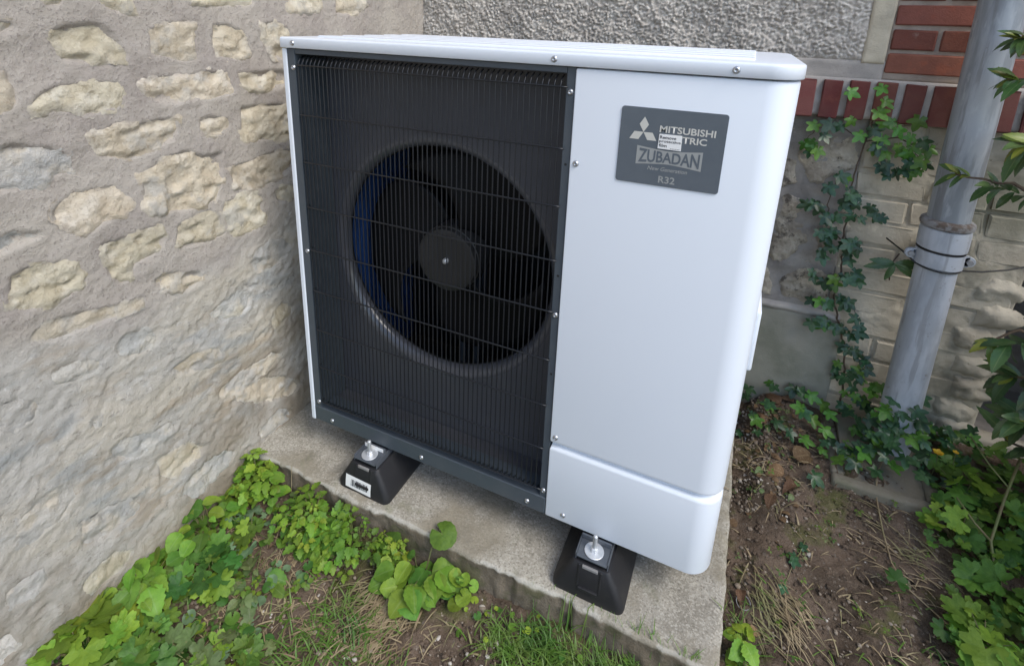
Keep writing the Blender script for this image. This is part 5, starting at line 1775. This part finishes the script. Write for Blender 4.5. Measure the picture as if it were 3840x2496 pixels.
# ------------------------------------------------------------------ uncounted stuff: grass, straw, pebbles, small ground cover, moss
rng = random.Random(7)
def blades(name, material, spec, label, cat, seed):
    """spec = (x, y, spread x, spread y, count, length, lay 0..1, direction or None)"""
    r_ = random.Random(seed)
    V_, F_ = [], []
    for x0, y0, sx_, sy_, n, ln, lay, di in spec:
        for _ in range(n):
            x_, y_ = r_.gauss(x0, sx_), r_.gauss(y0, sy_)
            if -.17 < x_ < 1.093 and y_ > -.088:
                continue
            if x_ < -.15:
                continue
            z_ = GZ(x_, y_) - .004
            a = r_.uniform(0, 6.28) if di is None else di + r_.gauss(0, .45)
            l_ = ln * r_.uniform(.5, 1.25)
            ly_ = min(1, max(0, lay + r_.uniform(-.25, .25)))
            w_ = r_.uniform(.0012, .0026)
            px = Vector((-math.sin(a), math.cos(a), 0)) * w_
            dh = Vector((math.cos(a), math.sin(a), 0))
            b = len(V_)
            for k in range(5):
                t_ = k / 4
                p = Vector((x_, y_, z_)) + dh * l_ * (ly_ * t_ + (1 - ly_) * .35 * t_ * t_) + Vector((0, 0, 1)) * l_ * ((1 - ly_) * (t_ - .3 * t_ * t_) + .12 * ly_ * math.sin(math.pi * t_)) + Vector((0, 0, .006 * ly_))
                if -.17 < p.x < 1.093 and p.y > -.08 and p.z < .004:
                    p.z = .004 + r_.uniform(0, .004)
                q = px * (1 - t_ * .9)
                V_ += [tuple(p - q), tuple(p + q)]
                if k:
                    F_.append((b + 2 * k - 2, b + 2 * k - 1, b + 2 * k + 1, b + 2 * k))
    o_ = add(name, mesh_from(name, V_, F_, True), material)
    tag(o_, label, cat, kind='stuff')

blades('grass', 'grass_blade', [
    (.745, -.155, .055, .030, 360, .075, .40, None), (.900, -.140, .060, .025, 420, .075, .38, None), (.985, -.112, .05, .018, 320, .075, .3, None), (1.05, -.105, .03, .012, 120, .06, .3, None),
    (.68, -.165, .03, .02, 110, .05, .5, None), (1.135, .06, .012, .05, 60, .07, .25, None), (.33, -.27, .05, .04, 170, .06, .6, None), (.42, -.34, .06, .05, 160, .06, .6, None),
    (.27, -.36, .05, .05, 150, .06, .55, None), (.86, -.19, .10, .03, 200, .05, .5, None), (1.30, .05, .12, .08, 70, .05, .7, None), (.05, -.42, .08, .07, 110, .05, .5, None), (1.50, .18, .08, .06, 60, .05, .6, None)],
    'fresh green grass along the front edge of the slab', 'grass', 3)
blades('dry_grass', 'dry_straw', [
    (.395, -.165, .035, .02, 220, .085, .92, -1.75), (.42, -.24, .05, .04, 160, .07, .95, -1.8), (.30, -.30, .06, .05, 130, .06, .95, None), (.12, -.36, .05, .05, 150, .05, .95, None),
    (1.19, .17, .035, .04, 130, .075, .95, -.9), (1.52, .42, .06, .06, 120, .06, .95, 3.0), (1.30, .30, .12, .14, 80, .04, .97, None), (1.20, .58, .06, .10, 120, .05, .95, None), (.0, -.25, .07, .06, 120, .05, .9, None), (.15, -.22, .05, .04, 90, .05, .9, None), (1.45, .20, .10, .08, 60, .05, .95, None), (.60, -.22, .15, .06, 60, .04, .97, None), (-.13, -.06, .02, .04, 50, .04, .8, None)],
    'dry straw and withered grass lying on the soil', 'straw', 4)

V, F = [], []
bm = bmesh.new()
bmesh.ops.create_icosphere(bm, subdivisions=1, radius=1)
iv = [v.co.copy() for v in bm.verts]
ifc = [tuple(v.index for v in f.verts) for f in bm.faces]
bm.free()
for _ in range(3200):
    q = rng.random()
    if q < .30:
        x_, y_ = rng.uniform(1.10, 1.65), rng.uniform(-.05, .82)
    elif q < .55:
        x_, y_ = rng.gauss(1.16, .04), rng.uniform(.4, .84)
    else:
        x_, y_ = rng.uniform(-.12, 1.05), rng.uniform(-.48, -.10)
    s = rng.choice((.0016, .0018, .0022, .003, .0045)) * rng.uniform(.7, 1.3)
    b = len(V)
    z_ = GZ(x_, y_) + s * .3 + .002
    sq = (rng.uniform(.8, 1.4), rng.uniform(.8, 1.4), rng.uniform(.5, .9))
    V += [(x_ + v.x * s * sq[0] * rng.uniform(.85, 1.15), y_ + v.y * s * sq[1] * rng.uniform(.85, 1.15), z_ + v.z * s * sq[2]) for v in iv]
    F += [tuple(i + b for i in f) for f in ifc]
tag(add('gravel', mesh_from('gravel', V, F, False), 'pebble'), 'scattered small pebbles and crumbs on the soil', 'gravel', kind='stuff')

V, F = [], []
for _ in range(4200):
    q = rng.random()
    if q < .5:
        x_, y_ = rng.uniform(1.09, 1.70), rng.uniform(-.05, .82)
    else:
        x_, y_ = rng.uniform(-.12, 1.05), rng.uniform(-.50, -.09)
    s = rng.choice((.002, .0028, .004, .006)) * rng.uniform(.7, 1.3)
    b = len(V)
    z_ = GZ(x_, y_) + s * .2 + .003
    V += [(x_ + v.x * s * rng.uniform(.7, 1.3), y_ + v.y * s * rng.uniform(.7, 1.3), z_ + v.z * s * rng.uniform(.5, .9)) for v in iv]
    F += [tuple(i + b for i in f) for f in ifc]
tag(add('soil_crumbs', mesh_from('soil_crumbs', V, F, False), 'soil'), 'loose crumbs of brown earth on the bare soil', 'soil', kind='stuff')

# three pebbles large enough to count
PB = [(.600, -.118, .0075, 'rounded pale pebble at the foot of the slab front, left one of a pair'), (.622, -.124, .0085, 'larger pale pebble at the foot of the slab front, right one of a pair'), (1.128, .190, .007, 'white pebble touching the right side of the slab')]
for k, (x_, y_, s, lb) in enumerate(PB):
    r_ = random.Random(k)
    bm = bmesh.new()
    bmesh.ops.create_icosphere(bm, subdivisions=2, radius=1)
    for v in bm.verts:
        v.co = Vector((v.co.x * s * 1.2, v.co.y * s, v.co.z * s * .75)) * (1 + .12 * float(fbm(v.co.x * 1.5 + k, v.co.y * 1.5, v.co.z * 1.5, 2, k)))
    me = bpy.data.meshes.new('pebble')
    bm.to_mesh(me)
    bm.free()
    me.polygons.foreach_set('use_smooth', [True] * len(me.polygons))
    o = add('pebble', me, 'pebble', None, (x_, y_, GZ(x_, y_) + s * .5))
    tag(o, lb, 'pebble', 'pebbles')

def cover(name, kind, mats, n, where, size, label, seed, zz=(.004, .03)):
    r_ = random.Random(seed)
    V_, F_, A_ = [], [], []
    mi = []
    for _ in range(n):
        x_, y_ = where(r_)
        if x_ < -.14 or (-.17 < x_ < 1.10 and y_ > -.09) or y_ > .84:
            continue
        v, f, a = LEAF[kind][r_.randrange(len(LEAF[kind]))]
        an = r_.uniform(0, 6.28)
        M_ = basis((math.cos(an), math.sin(an), r_.uniform(-.3, .2)), (r_.uniform(-.5, .5), r_.uniform(-.6, .3), 1)) * (size * r_.uniform(.5, 1.2))
        p = Vector((x_, y_, GZ(x_, y_) + r_.uniform(*zz)))
        b = len(V_)
        V_ += [tuple(M_ @ Vector(q) + p) for q in v]
        F_ += [tuple(i + b for i in q) for q in f]
        A_ += a
        mi += [r_.randrange(len(mats))] * len(f)
    me = mesh_from(name, V_, F_, True, {'vein': A_})
    for q in mats:
        me.materials.append(MATS[q])
    me.polygons.foreach_set('material_index', mi)
    o_ = add(name, me, None)
    tag(o_, label, 'ground cover', kind='stuff')

def left_bed(r_):
    t_ = r_.random()
    x_ = -.13 + .34 * r_.random() ** 1.4
    return x_, -.62 + .54 * t_
cover('ground_cover', 'tri', ['leaf_mid', 'leaf_bright', 'leaf_deep', 'leaf_wilted'], 260, left_bed, .024, 'small mixed seedlings carpeting the soil by the stone wall', 11)
cover('ground_cover', 'round', ['leaf_mid', 'leaf_deep', 'leaf_wilted', 'leaf_blue'], 170, left_bed, .014, 'tiny round leaves between the weeds by the stone wall', 12)
cover('ground_cover', 'round', ['leaf_mid', 'leaf_deep', 'leaf_lime'], 60, lambda r_: (r_.gauss(.80, .16), r_.gauss(-.125, .03)), .009, 'tiny seedlings in the grass along the slab front', 13)
cover('ground_cover', 'scallop', ['leaf_deep', 'leaf_mid', 'leaf_mid'], 230, lambda r_: (r_.gauss(1.76, .08), r_.uniform(.20, .84)), .026, 'dark undergrowth filling the bed at the right edge', 14, (.005, .07))
cover('ground_cover', 'tri', ['leaf_deep', 'leaf_mid', 'leaf_wilted'], 90, lambda r_: (r_.uniform(1.12, 1.55), r_.uniform(.0, .82)), .014, 'sparse tiny seedlings on the bare soil at right', 15)
cover('leaf_litter', 'ovate', ['dead_leaf', 'dead_leaf', 'leaf_wilted'], 90, lambda r_: (r_.gauss(1.21, .06), r_.gauss(.62, .15)), .024, 'brown leaf litter between the slab and the house wall', 16, (.002, .012))
cover('leaf_litter', 'ovate', ['dead_leaf', 'leaf_wilted'], 90, lambda r_: (r_.uniform(-.1, .45), r_.uniform(-.45, -.1)), .016, 'bits of dead leaf under the weeds at left', 17, (.002, .010))

# moss patch on the bare soil
r_ = random.Random(5)
mx_, my_ = np.meshgrid(np.linspace(.16, .34, 70), np.linspace(-.25, -.13, 50), indexing='ij')
rr = np.hypot((mx_ - .25) / .075, (my_ + .19) / .05) + .35 * fbm(mx_ * 30, my_ * 30, 0, 3, 88)
mz = gh(mx_, my_) + .006 * fbm(mx_ * 28, my_ * 28, 0, 4, 9) + .009 * sstep(1.0, .6, rr) - .008 + .0025 * fbm(mx_ * 120, my_ * 120, 0, 2, 89)
tag(add('moss', grid_mesh('moss', np.stack([mx_, my_, mz], -1)), 'moss'), 'olive green moss patch on the soil left of the dock clump', 'moss', kind='stuff')
